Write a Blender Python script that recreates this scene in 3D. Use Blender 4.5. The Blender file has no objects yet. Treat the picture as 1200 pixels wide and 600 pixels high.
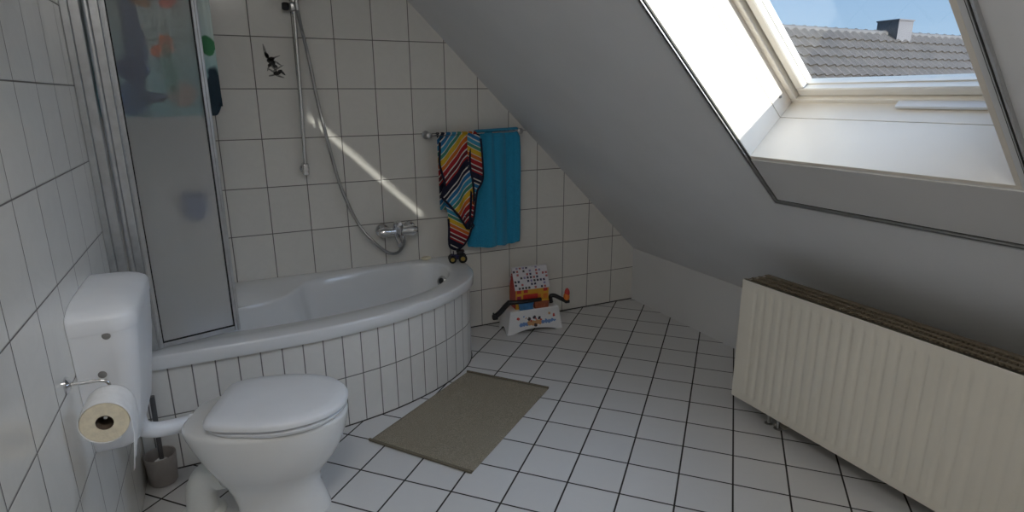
import bpy, bmesh, math, random
from mathutils import Vector, Matrix, noise
random.seed(7)
scene = bpy.context.scene
COL = scene.collection
PI = math.pi

# ------------------------------------------------------------------ helpers
def link(o, parent=None):
    COL.objects.link(o)
    if parent is not None:
        o.parent = parent
        o.matrix_parent_inverse = world_of(parent).inverted()
    return o

def world_of(o):
    m = Matrix.LocRotScale(o.location, o.rotation_euler, None)
    if o.parent is not None:
        m = world_of(o.parent) @ o.matrix_parent_inverse @ m
    return m

def thing(name, label, cat, loc=(0, 0, 0), group=None):
    o = bpy.data.objects.new(name, None)
    o.empty_display_size = 0.05
    o.location = loc
    o['label'] = label; o['category'] = cat
    if group: o['group'] = group
    return link(o)

def tag(o, label, cat, group=None):
    o['label'] = label; o['category'] = cat
    if group: o['group'] = group
    return o

def struct(o):
    o['kind'] = 'structure'
    return o

def obj(name, bm, mat, parent=None, smooth=40, label=None):
    """one bmesh (world coordinates) -> one linked mesh object"""
    bmesh.ops.recalc_face_normals(bm, faces=bm.faces)
    me = bpy.data.meshes.new(name)
    bm.to_mesh(me); bm.free()
    if smooth:
        me.polygons.foreach_set('use_smooth', [True] * len(me.polygons))
        me.set_sharp_from_angle(angle=math.radians(smooth))
    me.materials.append(mat)
    o = bpy.data.objects.new(name, me)
    if label: o['label'] = label
    return link(o, parent)

def BM(): return bmesh.new()

def ident(x, y, z): return Vector((x, y, z))

def add_box(bm, lo, hi, bev=0.0, seg=2, T=ident):
    x0, y0, z0 = lo; x1, y1, z1 = hi
    t = bmesh.new()
    v = [t.verts.new(p) for p in ((x0,y0,z0),(x1,y0,z0),(x1,y1,z0),(x0,y1,z0),(x0,y0,z1),(x1,y0,z1),(x1,y1,z1),(x0,y1,z1))]
    for f in ((3,2,1,0),(4,5,6,7),(0,1,5,4),(1,2,6,5),(2,3,7,6),(3,0,4,7)):
        t.faces.new([v[i] for i in f])
    if bev > 0:
        bmesh.ops.bevel(t, geom=t.edges[:], offset=bev, segments=seg, affect='EDGES', profile=0.5)
    merge(bm, t, T)

def merge(bm, t, T=ident):
    m = {}
    for v in t.verts:
        m[v] = bm.verts.new(T(v.co.x, v.co.y, v.co.z))
    for f in t.faces:
        try: bm.faces.new([m[v] for v in f.verts])
        except ValueError: pass
    t.free()

def add_loft(bm, rings, cap0=True, cap1=True, closed=True, T=ident):
    R = [[bm.verts.new(T(*p)) for p in r] for r in rings]
    n = len(R[0])
    for a, b in zip(R[:-1], R[1:]):
        for i in range(n if closed else n - 1):
            j = (i + 1) % n
            bm.faces.new((a[i], a[j], b[j], b[i]))
    if cap0: bm.faces.new(R[0][::-1])
    if cap1: bm.faces.new(R[-1])
    return R

def catmull(pts, k=8, closed=False):
    P = [Vector(p) for p in pts]; out = []
    n = len(P)
    for i in range(n if closed else n - 1):
        if closed:
            a, b, c, d = P[(i-1) % n], P[i], P[(i+1) % n], P[(i+2) % n]
        else:
            a, b, c, d = P[max(i-1, 0)], P[i], P[i+1], P[min(i+2, n-1)]
        for j in range(k):
            t = j / k
            out.append(0.5*((2*b)+(-a+c)*t+(2*a-5*b+4*c-d)*t*t+(-a+3*b-3*c+d)*t**3))
    if not closed: out.append(P[-1])
    return out

def add_tube(bm, path, r, n=12, cap=True, T=ident):
    P = [Vector(p) for p in path]
    rs = r if isinstance(r, (list, tuple)) else [r]*len(P)
    tan = [(P[min(i+1, len(P)-1)] - P[max(i-1, 0)]).normalized() for i in range(len(P))]
    up = Vector((0, 0, 1)) if abs(tan[0].z) < 0.9 else Vector((1, 0, 0))
    u = tan[0].cross(up).normalized()
    rings = []
    for i, p in enumerate(P):
        t = tan[i]
        u = (u - t*u.dot(t)).normalized()
        w = t.cross(u)
        rings.append([tuple(p + rs[i]*(math.cos(2*PI*k/n)*u + math.sin(2*PI*k/n)*w)) for k in range(n)])
    add_loft(bm, rings, cap, cap, True, T)

def add_lathe(bm, prof, origin, axis=(0, 0, 1), n=32, cap0=True, cap1=True):
    ax = Vector(axis).normalized()
    up = Vector((0, 0, 1)) if abs(ax.z) < 0.9 else Vector((1, 0, 0))
    u = ax.cross(up).normalized(); w = ax.cross(u)
    o = Vector(origin)
    rings = [[tuple(o + ax*h + r*(math.cos(2*PI*k/n)*u + math.sin(2*PI*k/n)*w)) for k in range(n)] for r, h in prof]
    add_loft(bm, rings, cap0, cap1)

def add_prism(bm, poly, a, b, plane='xz', T=ident):
    """polygon in a plane, extruded from a to b along the third axis"""
    def P(p, t):
        return {'xz': (p[0], t, p[1]), 'xy': (p[0], p[1], t), 'yz': (t, p[0], p[1])}[plane]
    add_loft(bm, [[P(p, a) for p in poly], [P(p, b) for p in poly]], T=T)

# ------------------------------------------------------------------ materials
class N:
    def __init__(s, name):
        s.m = bpy.data.materials.new(name); s.m.use_nodes = True
        s.t = s.m.node_tree; s.t.nodes.clear()
        s.out = s.new('ShaderNodeOutputMaterial')
    def new(s, typ, **kw):
        n = s.t.nodes.new(typ)
        for k, v in kw.items(): setattr(n, k, v)
        return n
    def put(s, sock, v):
        if hasattr(v, 'is_output'): s.t.links.new(v, sock)
        elif isinstance(v, (tuple, list)) and sock.type == 'RGBA': sock.default_value = tuple(v)[:3] + (1,)
        else: sock.default_value = v
    def math(s, op, a, b=None, c=None, clamp=False):
        n = s.new('ShaderNodeMath', operation=op, use_clamp=clamp)
        s.put(n.inputs[0], a)
        if b is not None: s.put(n.inputs[1], b)
        if c is not None: s.put(n.inputs[2], c)
        return n.outputs[0]
    def sstep(s, x, a, b, lo=0.0, hi=1.0):
        n = s.new('ShaderNodeMapRange', interpolation_type='SMOOTHSTEP')
        for i, v in enumerate((x, a, b, lo, hi)): s.put(n.inputs[i], v)
        return n.outputs[0]
    def mix(s, f, a, b, blend='MIX'):
        n = s.new('ShaderNodeMix', data_type='RGBA', blend_type=blend)
        s.put(n.inputs[0], f); s.put(n.inputs[6], a); s.put(n.inputs[7], b)
        return n.outputs[2]
    def coord(s, which='Object'):
        return s.new('ShaderNodeTexCoord').outputs[which]
    def sep(s, v):
        n = s.new('ShaderNodeSeparateXYZ'); s.put(n.inputs[0], v); return n.outputs
    def comb(s, x, y, z=0.0):
        n = s.new('ShaderNodeCombineXYZ')
        for i, v in enumerate((x, y, z)): s.put(n.inputs[i], v)
        return n.outputs[0]
    def noise(s, vec, scale, detail=3.0, rough=0.5, dist=0.0):
        n = s.new('ShaderNodeTexNoise'); s.put(n.inputs['Vector'], vec)
        n.inputs['Scale'].default_value = scale; n.inputs['Detail'].default_value = detail
        n.inputs['Roughness'].default_value = rough; n.inputs['Distortion'].default_value = dist
        return n.outputs['Fac']
    def white(s, vec):
        n = s.new('ShaderNodeTexWhiteNoise', noise_dimensions='3D'); s.put(n.inputs['Vector'], vec); return n.outputs
    def bump(s, h, strength=0.3, dist=0.01):
        n = s.new('ShaderNodeBump'); s.put(n.inputs['Height'], h)
        n.inputs['Strength'].default_value = strength; n.inputs['Distance'].default_value = dist
        return n.outputs[0]
    def ramp(s, f, stops, interp='LINEAR'):
        n = s.new('ShaderNodeValToRGB'); n.color_ramp.interpolation = interp
        e = n.color_ramp.elements
        while len(e) < len(stops): e.new(0.5)
        for i, (p, c) in enumerate(stops):
            e[i].position = p; e[i].color = tuple(c) + (1,)
        s.put(n.inputs[0], f); return n.outputs[0]
    def bsdf(s, color, rough=0.5, metal=0.0, normal=None, **kw):
        n = s.new('ShaderNodeBsdfPrincipled')
        s.put(n.inputs['Base Color'], color); s.put(n.inputs['Roughness'], rough); s.put(n.inputs['Metallic'], metal)
        if normal is not None: s.put(n.inputs['Normal'], normal)
        for k, v in kw.items(): s.put(n.inputs[k.replace('_', ' ')], v)
        s.t.links.new(n.outputs[0], s.out.inputs[0])
        return n
    def surf(s, sh): s.t.links.new(sh, s.out.inputs[0])

def plain(name, color, rough=0.5, metal=0.0, nscale=0, namt=0.06, bump=0.0, bscale=None, **kw):
    k = N(name); c = color; nrm = None
    v = k.coord()
    if nscale:
        f = k.noise(v, nscale, 4)
        c = k.mix(k.sstep(f, .3, .7), tuple(x*(1-namt) for x in color), tuple(min(1, x*(1+namt)) for x in color))
    if bump:
        nrm = k.bump(k.noise(v, bscale or nscale or 60, 4), bump, 0.004)
    k.bsdf(c, rough, metal, nrm, **kw)
    return k.m

def tile_mat(name, uv, w, h, grout, tcol, gcol, u0=0.0, v0=0.0, rough=0.18, vary=0.03, vein=0.10, ang=0.0):
    """uv: function(k) -> (u socket, v socket) in metres"""
    k = N(name)
    u, v = uv(k)
    cells = []; edge = []
    for c, s_, o in ((u, w, u0), (v, h, v0)):
        q = k.math('DIVIDE', k.math('SUBTRACT', c, o), s_)
        cells.append(k.math('FLOOR', q))
        f = k.math('FRACT', q)
        edge.append(k.math('MULTIPLY', k.math('MINIMUM', f, k.math('SUBTRACT', 1.0, f)), s_))
    d = k.math('MINIMUM', edge[0], edge[1])
    m = k.sstep(d, grout*0.5 - 0.0006, grout*0.5 + 0.0008)
    rnd = k.white(k.comb(cells[0], cells[1], 3.1))
    off = k.new('ShaderNodeVectorMath', operation='MULTIPLY_ADD')
    k.put(off.inputs[0], rnd[1]); off.inputs[1].default_value = (7, 7, 7); k.put(off.inputs[2], k.comb(u, v, 0.0))
    vn = k.noise(off.outputs[0], 7.0, 5, 0.6, 1.2)
    vv = k.sstep(k.math('ABSOLUTE', k.math('SUBTRACT', vn, 0.5)), 0.0, 0.10)
    tc = k.mix(k.math('MULTIPLY', k.math('SUBTRACT', 1.0, vv), vein), tcol, tuple(x*0.80 for x in tcol))
    sh = k.math('MULTIPLY_ADD', rnd[0], vary*2, 1 - vary)
    tc = k.mix(1.0, tc, k.comb(sh, sh, sh), 'MULTIPLY')
    col = k.mix(m, gcol, tc)
    gn = k.math('MULTIPLY_ADD', k.math('SUBTRACT', 1.0, m), 0.6, rough)
    wob = k.math('MULTIPLY', k.noise(off.outputs[0], 9.0, 2), 0.10)
    h_ = k.math('ADD', k.sstep(d, grout*0.25, grout*0.5 + 0.003), wob)
    k.bsdf(col, gn, 0.0, k.bump(h_, 0.35, 0.002))
    return k.m

def uv_obj(ax, ay):
    def f(k):
        s = k.sep(k.coord())
        return s[ax], s[ay]
    return f
FA, FS, FX, FY = -0.7992, 0.2017, -0.177, 0.3324
def uv_floor(k):
    s = k.sep(k.coord())
    dx = k.math('SUBTRACT', s[0], FX); dy = k.math('SUBTRACT', s[1], FY)
    ca, sa = math.cos(FA), math.sin(FA)
    return (k.math('ADD', k.math('MULTIPLY', dx, ca), k.math('MULTIPLY', dy, sa)),
            k.math('ADD', k.math('MULTIPLY', dx, sa), k.math('MULTIPLY', dy, -ca)))
def uv_map(k):
    s = k.sep(k.coord('UV'))
    return s[0], s[1]

TILE = (0.765, 0.75, 0.71)
M = {}
M['floor'] = tile_mat('floor_tiles', uv_floor, FS, FS, 0.0066, (0.655, 0.65, 0.645), (0.026, 0.022, 0.020), rough=0.28, vary=0.035, vein=0.05)
M['wall_x'] = tile_mat('wall_tiles_back', uv_obj(0, 2), 0.2011, 0.25, 0.0043, TILE, (0.165, 0.155, 0.145), v0=-0.0053)
M['wall_y'] = tile_mat('wall_tiles_side', uv_obj(1, 2), 0.2011, 0.25, 0.0043, TILE, (0.165, 0.155, 0.145), v0=-0.0053, u0=0.06)
M['tub_tile'] = tile_mat('bath_front_tiles', uv_map, 0.0838, 0.245, 0.0044, (0.76, 0.75, 0.73), (0.17, 0.165, 0.16), v0=-0.005, u0=0.0)
M['joint'] = plain('dark_floor_joint', (0.05, 0.045, 0.042), .8, 0, 30, .1)
M['paint'] = plain('white_wall_paint', (0.70, 0.70, 0.70), 0.9, 0, 3.0, 0.02, 0.05, 90)
M['paint_slope'] = plain('white_ceiling_paint', (0.72, 0.725, 0.735), 0.9, 0, 2.0, 0.03, 0.05, 90)
M['board'] = plain('white_lacquered_board', (0.78, 0.725, 0.645), 0.35, 0, 4.0, 0.02)
M['frame_white'] = plain('white_window_lacquer', (0.80, 0.755, 0.68), 0.35, 0, 5.0, 0.03)
M['alu'] = plain('brushed_aluminium', (0.55, 0.56, 0.57), 0.35, 0.85, 30, 0.06)
M['alu_dark'] = plain('dark_rail_groove', (0.06, 0.06, 0.055), 0.5, 0.3, 30, 0.1)
M['chrome'] = plain('chrome', (0.75, 0.75, 0.76), 0.12, 1.0, 12, 0.02)
M['chrome_dull'] = plain('dull_chrome', (0.50, 0.50, 0.50), 0.28, 1.0, 20, 0.06)
M['acryl'] = plain('white_bath_acrylic', (0.80, 0.815, 0.83), 0.12, 0, 2.5, 0.015, Coat_Weight=0.4)
M['ceramic'] = plain('white_sanitary_ceramic', (0.80, 0.80, 0.785), 0.10, 0, 2.5, 0.015, Coat_Weight=0.5)
M['plastic_white'] = plain('white_plastic', (0.80, 0.81, 0.83), 0.28, 0, 6, 0.02)
M['plastic_pipe'] = plain('white_drain_plastic', (0.76, 0.77, 0.74), 0.4, 0, 6, 0.03)
M['rad'] = plain('cream_radiator_enamel', (0.74, 0.70, 0.61), 0.38, 0, 4, 0.02)
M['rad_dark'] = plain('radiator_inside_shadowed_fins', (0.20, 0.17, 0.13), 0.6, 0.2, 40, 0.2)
M['black_rubber'] = plain('black_rubber', (0.012, 0.012, 0.013), 0.6, 0, 40, 0.2)
M['black_plastic'] = plain('black_plastic', (0.012, 0.012, 0.014), 0.35, 0, 30, 0.2)
M['blue_plastic'] = plain('dark_blue_plastic', (0.02, 0.025, 0.11), 0.35, 0, 30, 0.1)
M['yellow'] = plain('yellow_plastic', (0.75, 0.50, 0.06), 0.35, 0, 30, 0.08)
M['hub'] = plain('dull_yellow_plastic', (0.42, 0.30, 0.06), 0.4, 0, 30, 0.1)
M['red'] = plain('red_plastic', (0.55, 0.04, 0.03), 0.35, 0, 30, 0.08)
M['orange'] = plain('orange_plastic', (0.80, 0.22, 0.03), 0.35, 0, 30, 0.08)
M['box_blue'] = plain('mid_blue_plastic', (0.06, 0.20, 0.42), 0.4, 0, 30, 0.08)
M['box_brown'] = plain('red_brown_plastic', (0.32, 0.09, 0.04), 0.4, 0, 30, 0.08)
M['pale_blue'] = plain('pale_blue_print', (0.16, 0.30, 0.62), 0.4, 0, 30, 0.08)
M['tan'] = plain('tan_print', (0.62, 0.34, 0.16), 0.4, 0, 30, 0.08)
M['dark_print'] = plain('dark_print', (0.05, 0.04, 0.05), 0.5, 0, 30, 0.1)
M['soap'] = plain('cream_soap', (0.78, 0.73, 0.55), 0.4, 0, 20, 0.05)
M['paper'] = plain('white_tissue_paper', (0.86, 0.86, 0.86), 0.95, 0, 50, 0.03, 0.15, 160)
M['paper_edge'] = plain('cream_rolled_paper_edge', (0.80, 0.72, 0.55), 0.95, 0, 80, 0.06, 0.2, 200)
M['card'] = plain('brown_cardboard_core', (0.14, 0.10, 0.07), 0.9, 0, 50, 0.1)
M['brush_grey'] = plain('grey_brown_plastic', (0.36, 0.33, 0.31), 0.45, 0, 30, 0.04)
M['handle_grey'] = plain('dark_grey_plastic', (0.10, 0.10, 0.105), 0.4, 0, 30, 0.08)
M['grey_plug'] = plain('grey_rubber_plug', (0.22, 0.21, 0.20), 0.5, 0, 30, 0.1)
M['navy'] = plain('navy_cotton_edging', (0.012, 0.014, 0.035), 0.95, 0, 60, 0.1)
M['bristle'] = plain('white_brush_bristles', (0.7, 0.7, 0.7), 0.9, 0, 120, 0.2)
M['motif'] = plain('grey_black_tile_print', (0.035, 0.035, 0.035), 0.3, 0, 90, 0.5)
M['motif_soft'] = plain('grey_tile_print', (0.22, 0.22, 0.21), 0.3, 0, 90, 0.3)
M['render'] = plain('beige_render', (0.20, 0.18, 0.155), 0.9, 0, 3, 0.05)
M['chimney_clad'] = plain('grey_chimney_cladding', (0.095, 0.085, 0.085), 0.6, 0.0, 2, 0.05)
M['ground'] = plain('grass_and_gravel', (0.03, 0.04, 0.02), 0.95, 0, 0.8, 0.3)

def mk_mat_cloth():
    k = N('beige_chenille_mat'); v = k.coord()
    f = k.noise(v, 240, 3, 0.7); g = k.noise(v, 18, 4)
    c = k.mix(k.sstep(f, .35, .65), (0.215, 0.185, 0.135), (0.395, 0.345, 0.265))
    c = k.mix(k.sstep(g, .35, .7, 0, .35), c, (0.27, 0.235, 0.175))
    k.bsdf(c, 0.95, 0, k.bump(f, 0.9, 0.004))
    return k.m
M['mat'] = mk_mat_cloth()
M['mat_hem'] = plain('brown_mat_hem', (0.17, 0.145, 0.105), 0.95, 0, 200, 0.15, 0.4, 300)

def mk_blue_towel():
    k = N('turquoise_terry'); v = k.coord()
    f = k.noise(v, 260, 2, 0.7); g = k.noise(v, 9, 3)
    c = k.mix(k.sstep(f, .3, .7), (0.014, 0.24, 0.43), (0.03, 0.36, 0.60))
    k.bsdf(c, 0.95, 0, k.bump(f, 0.8, 0.003), Sheen_Weight=0.2)
    return k.m
M['blue_towel'] = mk_blue_towel()

def mk_stripes():
    k = N('rainbow_striped_terry')
    s = k.sep(k.coord('UV'))
    f = k.math('FRACT', s[0])
    W = (0.74, 0.72, 0.67); NV = (0.012, 0.014, 0.04); R1 = (0.42, 0.018, 0.022); DR = (0.16, 0.01, 0.02)
    OR = (0.70, 0.17, 0.02); YE = (0.72, 0.46, 0.03); GR = (0.06, 0.28, 0.20); BL = (0.02, 0.17, 0.40); LB = (0.05, 0.34, 0.55)
    seq = [(NV, .075), (W, .024), (NV, .055), (W, .024), (BL, .07), (W, .022), (LB, .075), (W, .018), (GR, .06), (W, .012), (YE, .09), (W, .014), (OR, .07),
           (W, .016), (R1, .085), (W, .024), (DR, .065), (W, .022), (R1, .035), (NV, .04)]
    tot = sum(w for _, w in seq); p = 0; stops = []
    for c, w in seq:
        stops.append((p/tot, c)); p += w
    c = k.ramp(f, stops, 'CONSTANT')
    n = k.noise(k.coord(), 300, 2, 0.7)
    c = k.mix(k.sstep(n, .3, .7, 0, .35), c, k.mix(1.0, c, (0.6, 0.6, 0.6), 'MULTIPLY'))
    k.bsdf(c, 0.95, 0, k.bump(n, 0.8, 0.003))
    return k.m
M['stripes'] = mk_stripes()

def mk_frost():
    k = N('frosted_shower_glass'); v = k.coord()
    n = k.noise(v, 90, 3, 0.6)
    n2 = k.noise(v, 240, 2, 0.6)
    nb = k.bump(k.math('ADD', n, k.math('MULTIPLY', n2, .5)), 0.25, 0.002)
    r = k.new('ShaderNodeBsdfRefraction'); r.inputs['Color'].default_value = (0.97, 0.97, 0.97, 1)
    r.inputs['Roughness'].default_value = 0.36; r.inputs['IOR'].default_value = 1.12; k.put(r.inputs['Normal'], nb)
    t = k.new('ShaderNodeBsdfTranslucent'); t.inputs['Color'].default_value = (0.85, 0.85, 0.85, 1)
    g = k.new('ShaderNodeBsdfPrincipled'); g.inputs['Base Color'].default_value = (0.75, 0.75, 0.75, 1); g.inputs['Roughness'].default_value = 0.25
    a = k.new('ShaderNodeMixShader'); a.inputs[0].default_value = 0.10
    k.t.links.new(r.outputs[0], a.inputs[1]); k.t.links.new(t.outputs[0], a.inputs[2])
    b = k.new('ShaderNodeMixShader'); k.put(b.inputs[0], 0.09)
    k.t.links.new(a.outputs[0], b.inputs[1]); k.t.links.new(g.outputs[0], b.inputs[2])
    k.surf(b.outputs[0])
    return k.m
M['frost'] = mk_frost()

def mk_pane():
    k = N('clear_window_glass')
    t = k.new('ShaderNodeBsdfTransparent'); t.inputs[0].default_value = (0.95, 0.97, 0.97, 1)
    g = k.new('ShaderNodeBsdfGlossy'); g.inputs['Roughness'].default_value = 0.02
    lw = k.new('ShaderNodeLayerWeight'); lw.inputs['Blend'].default_value = 0.5
    m = k.new('ShaderNodeMixShader'); k.put(m.inputs[0], k.math('MULTIPLY_ADD', k.math('POWER', lw.outputs['Facing'], 5.0), 0.4, 0.03))
    k.t.links.new(t.outputs[0], m.inputs[1]); k.t.links.new(g.outputs[0], m.inputs[2])
    k.surf(m.outputs[0])
    return k.m
M['pane'] = mk_pane()

def mk_curtain():
    """ocean print: soft coloured patches placed in the cloth's own UV metres"""
    k = N('sea_print_cloth')
    s = k.sep(k.coord('UV')); u, v = s[0], s[1]
    wob = k.noise(k.coord('UV'), 14, 3)
    w = k.math('MULTIPLY', k.math('SUBTRACT', wob, .5), .05)
    uu = k.math('ADD', u, w); vv = k.math('SUBTRACT', v, w)
    c = k.mix(k.sstep(v, 0.0, 0.40), (0.20, 0.42, 0.45), (0.52, 0.60, 0.58))
    def spot(c, cx, cy, rx, ry, col, amt=1.0):
        dx = k.math('DIVIDE', k.math('SUBTRACT', uu, cx), rx); dy = k.math('DIVIDE', k.math('SUBTRACT', vv, cy), ry)
        r = k.math('ADD', k.math('MULTIPLY', dx, dx), k.math('MULTIPLY', dy, dy))
        return k.mix(k.sstep(r, 0.7, 1.2, amt, 0.0), c, col)
    for a in ((.115, .07, .05, .07, (.02, .10, .26)), (.135, .17, .05, .045, (.02, .035, .13)), (.150, .28, .032, .20, (.05, .08, .22), .85),
              (.185, .07, .05, .020, (.02, .04, .11)), (.235, .24, .045, .026, (.80, .18, .05)), (.255, .27, .022, .022, (.80, .22, .08)),
              (.275, .41, .030, .027, (.80, .20, .14)), (.185, .41, .03, .02, (.45, .22, .08)), (.28, .08, .05, .045, (.55, .32, .24), .8),
              (.25, .17, .03, .10, (.10, .30, .24), .7), (.385, .265, .03, .035, (.05, .20, .09)), (.40, .06, .035, .13, (.012, .03, .045)),
              (.375, .50, .02, .03, (.02, .02, .03)), (.36, .56, .03, .03, (.02, .02, .03))):
        c = spot(c, *a)
    k.bsdf(c, 0.85, 0)
    return k.m
M['curtain'] = mk_curtain()

def mk_printed(name, base, cols, su, sv, fill=0.5):
    """rows of small printed marks on a sheet, laid out in UV"""
    k = N(name)
    s = k.sep(k.coord('UV'))
    a = k.math('MULTIPLY', s[0], su); b = k.math('MULTIPLY', s[1], sv)
    r = k.white(k.comb(k.math('FLOOR', a), k.math('FLOOR', b), 5.0))
    fa = k.math('ABSOLUTE', k.math('SUBTRACT', k.math('FRACT', a), .5)); fb = k.math('ABSOLUTE', k.math('SUBTRACT', k.math('FRACT', b), .5))
    wob = k.math('MULTIPLY', k.noise(k.coord('UV'), 60, 2), .28)
    ins = k.math('LESS_THAN', k.math('ADD', k.math('MAXIMUM', fa, fb), wob), .46)
    on = k.math('LESS_THAN', r[0], fill)
    mcol = k.ramp(k.math('DIVIDE', r[0], fill), [(i/len(cols), c) for i, c in enumerate(cols)], 'CONSTANT')
    c = k.mix(k.math('MULTIPLY', ins, on), base, mcol)
    k.bsdf(c, 0.45)
    return k.m
M['roof_print'] = mk_printed('printed_toy_roof', (0.66, 0.64, 0.68), [(.03, .03, .08), (.05, .05, .05), (.40, .10, .10), (.25, .22, .40), (.04, .03, .06)], 11, 7, .60)
M['wall_print'] = mk_printed('printed_toy_wall', (0.72, 0.38, 0.04), [(.60, .05, .04), (.72, .55, .10), (.45, .04, .10), (.70, .20, .03)], 5, 3, .75)

def mk_rooftile():
    k = N('weathered_roof_tiles'); v = k.coord()
    f = k.noise(v, 1.6, 4); g = k.noise(v, 18, 3)
    c = k.mix(k.sstep(f, .3, .7), (0.052, 0.041, 0.032), (0.076, 0.060, 0.047))
    c = k.mix(k.sstep(g, .4, .7, 0, .4), c, (0.048, 0.040, 0.034))
    k.bsdf(c, 0.75)
    return k.m
M['rooftile'] = mk_rooftile()

# ------------------------------------------------------------------ the room
XL, XR, YF, YB, ZT = -2.822, 0.19, -4.5, 0.0, 2.5       # left wall, knee wall, wall behind the viewer, tiled back wall, flat ceiling
MS, ZK = 0.985, 0.383                                  # slope of the ceiling, height of the knee wall
LS = math.hypot(1, MS)
def S(s, y, d):
    """slope coordinates: s up the ceiling, y along it, d outwards through it"""
    return Vector((XR - s/LS + d*MS/LS, y, ZK + s*MS/LS + d/LS))

bm = BM(); add_box(bm, (XL-.12, YF-.12, -.12), (XR+.12, .12, 0))
struct(obj('floor', bm, M['floor'], smooth=0))

bm = BM()
xtop = XR - (ZT-ZK)/MS
add_prism(bm, [(XL-.12, -.0), (XR+.12, -.0), (XR+.12, ZK-.02), (XR+.0, ZK+.1), (xtop, ZT+.1), (XL-.12, ZT+.1)], 0.0, .12)
wall_back = struct(obj('wall_back', bm, M['wall_x'], smooth=0))
bm = BM(); add_box(bm, (XL-.12, YF, 0), (XL, 0, ZT))
struct(obj('wall_left', bm, M['wall_y'], smooth=0))
bm = BM(); add_box(bm, (-1.20, -.004, 0), (XR, -.0002, .006)); struct(obj('baseboard_back', bm, M['joint'], smooth=0))
bm = BM(); add_box(bm, (XR, YF, 0), (XR+.12, 0, ZK+.1))
struct(obj('wall_right', bm, M['paint'], smooth=0))
bm = BM()
add_prism(bm, [(XL-.12, 0), (XR+.12, 0), (XR+.12, ZK-.02), (XR, ZK+.1), (xtop, ZT+.1), (XL-.12, ZT+.1)], YF-.12, YF)
struct(obj('wall_front', bm, M['paint'], smooth=0))

# sloping ceiling with the roof-window opening, and the flat strip above
WS0, WS1, WY0, WY1 = 1.218, 2.17, -1.775, -2.595        # opening: lower edge, upper edge, left jamb, right jamb
LT, CD = .014, .25                                     # lining board thickness, ceiling build-up
bm = BM()
STOP = (xtop-XR)*-LS
for s0, s1, y0, y1 in ((-.02, STOP+.02, WY0+LT, .12), (-.02, STOP+.02, YF-.12, WY1-LT), (-.02, WS0-LT, WY1-LT, WY0+LT), (WS1+LT, STOP+.02, WY1-LT, WY0+LT)):
    add_box(bm, (s0, y0, 0), (s1, y1, CD), T=S)
add_box(bm, (XL-.12, YF-.12, ZT), (xtop+.02, .12, ZT+.12))
struct(obj('ceiling', bm, M['paint_slope'], smooth=0))

# ------------------------------------------------------------------ roof window
win = struct(bpy.data.objects.new('window_1', None)); win.location = S(WS0, (WY0+WY1)/2, .25); link(win)
def ring(bm, a, w, d0, d1, bev=.002, a_bottom=None):
    """rectangular frame lying in the slope: inset a from the opening, bar width w"""
    ab = a if a_bottom is None else a_bottom
    s0, s1, y0, y1 = WS0+ab, WS1-a, WY0-a, WY1+a
    add_box(bm, (s0, y1, d0), (s0+w, y0, d1), bev, 1, S)
    add_box(bm, (s1-w, y1, d0), (s1, y0, d1), bev, 1, S)
    add_box(bm, (s0+w, y0-w, d0), (s1-w, y0, d1), bev, 1, S)
    add_box(bm, (s0+w, y1, d0), (s1-w, y1+w, d1), bev, 1, S)
bm = BM()
for d0, d1 in ((0.0, .188), (.190, .27)):              # lining boards in two strips with a fine joint
    add_box(bm, (WS0-LT, WY1-LT, d0), (WS0, WY0+LT, d1), .0008, 1, S)
    add_box(bm, (WS1, WY1-LT, d0), (WS1+LT, WY0+LT, d1), .0008, 1, S)
    add_box(bm, (WS0, WY0, d0), (WS1, WY0+LT, d1), .0008, 1, S)
    add_box(bm, (WS0, WY1-LT, d0), (WS1, WY1, d1), .0008, 1, S)
obj('reveal_lining', bm, M['board'], win, 30)
bm = BM(); ring(bm, -.02, .046, .262, .335, .002, -.030); obj('window_frame', bm, M['frame_white'], win, 30)
bm = BM(); ring(bm, .032, .034, .276, .325, .004, .018); sash = obj('window_sash', bm, M['frame_white'], win, 30)
bm = BM(); ring(bm, .0255, .0075, .288, .300, .0005, .0135); obj('rubber_gasket', bm, M['black_rubber'], win, 30)
bm = BM(); ring(bm, .064, .005, .300, .325, .001, .051); obj('glazing_bead', bm, M['frame_white'], win, 30)
bm = BM(); ring(bm, -.03, .045, .336, .352, .002, -.08); obj('outer_cladding', bm, M['alu'], win, 30)
bm = BM(); add_box(bm, (WS0+.048, WY1+.062, .308), (WS1-.062, WY0-.062, .313), 0, 1, S); obj('pane', bm, M['pane'], win, 0)
bm = BM(); add_box(bm, (WS0+.004, -2.47, .236), (WS0+.016, -2.172, .262), .004, 2, S); obj('window_handle', bm, M['plastic_white'], win, 30)
bm = BM()
for s, y, d in ((WS0+.06, WY0+.0005, .232), (WS0+.55, WY0+.0005, .232)):
    add_lathe(bm, [(.0055, 0), (.0055, .003), (.003, .0035)], S(s, y, d), (0, -1, 0), 14)
obj('screw_cap', bm, M['grey_plug'], win)
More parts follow.
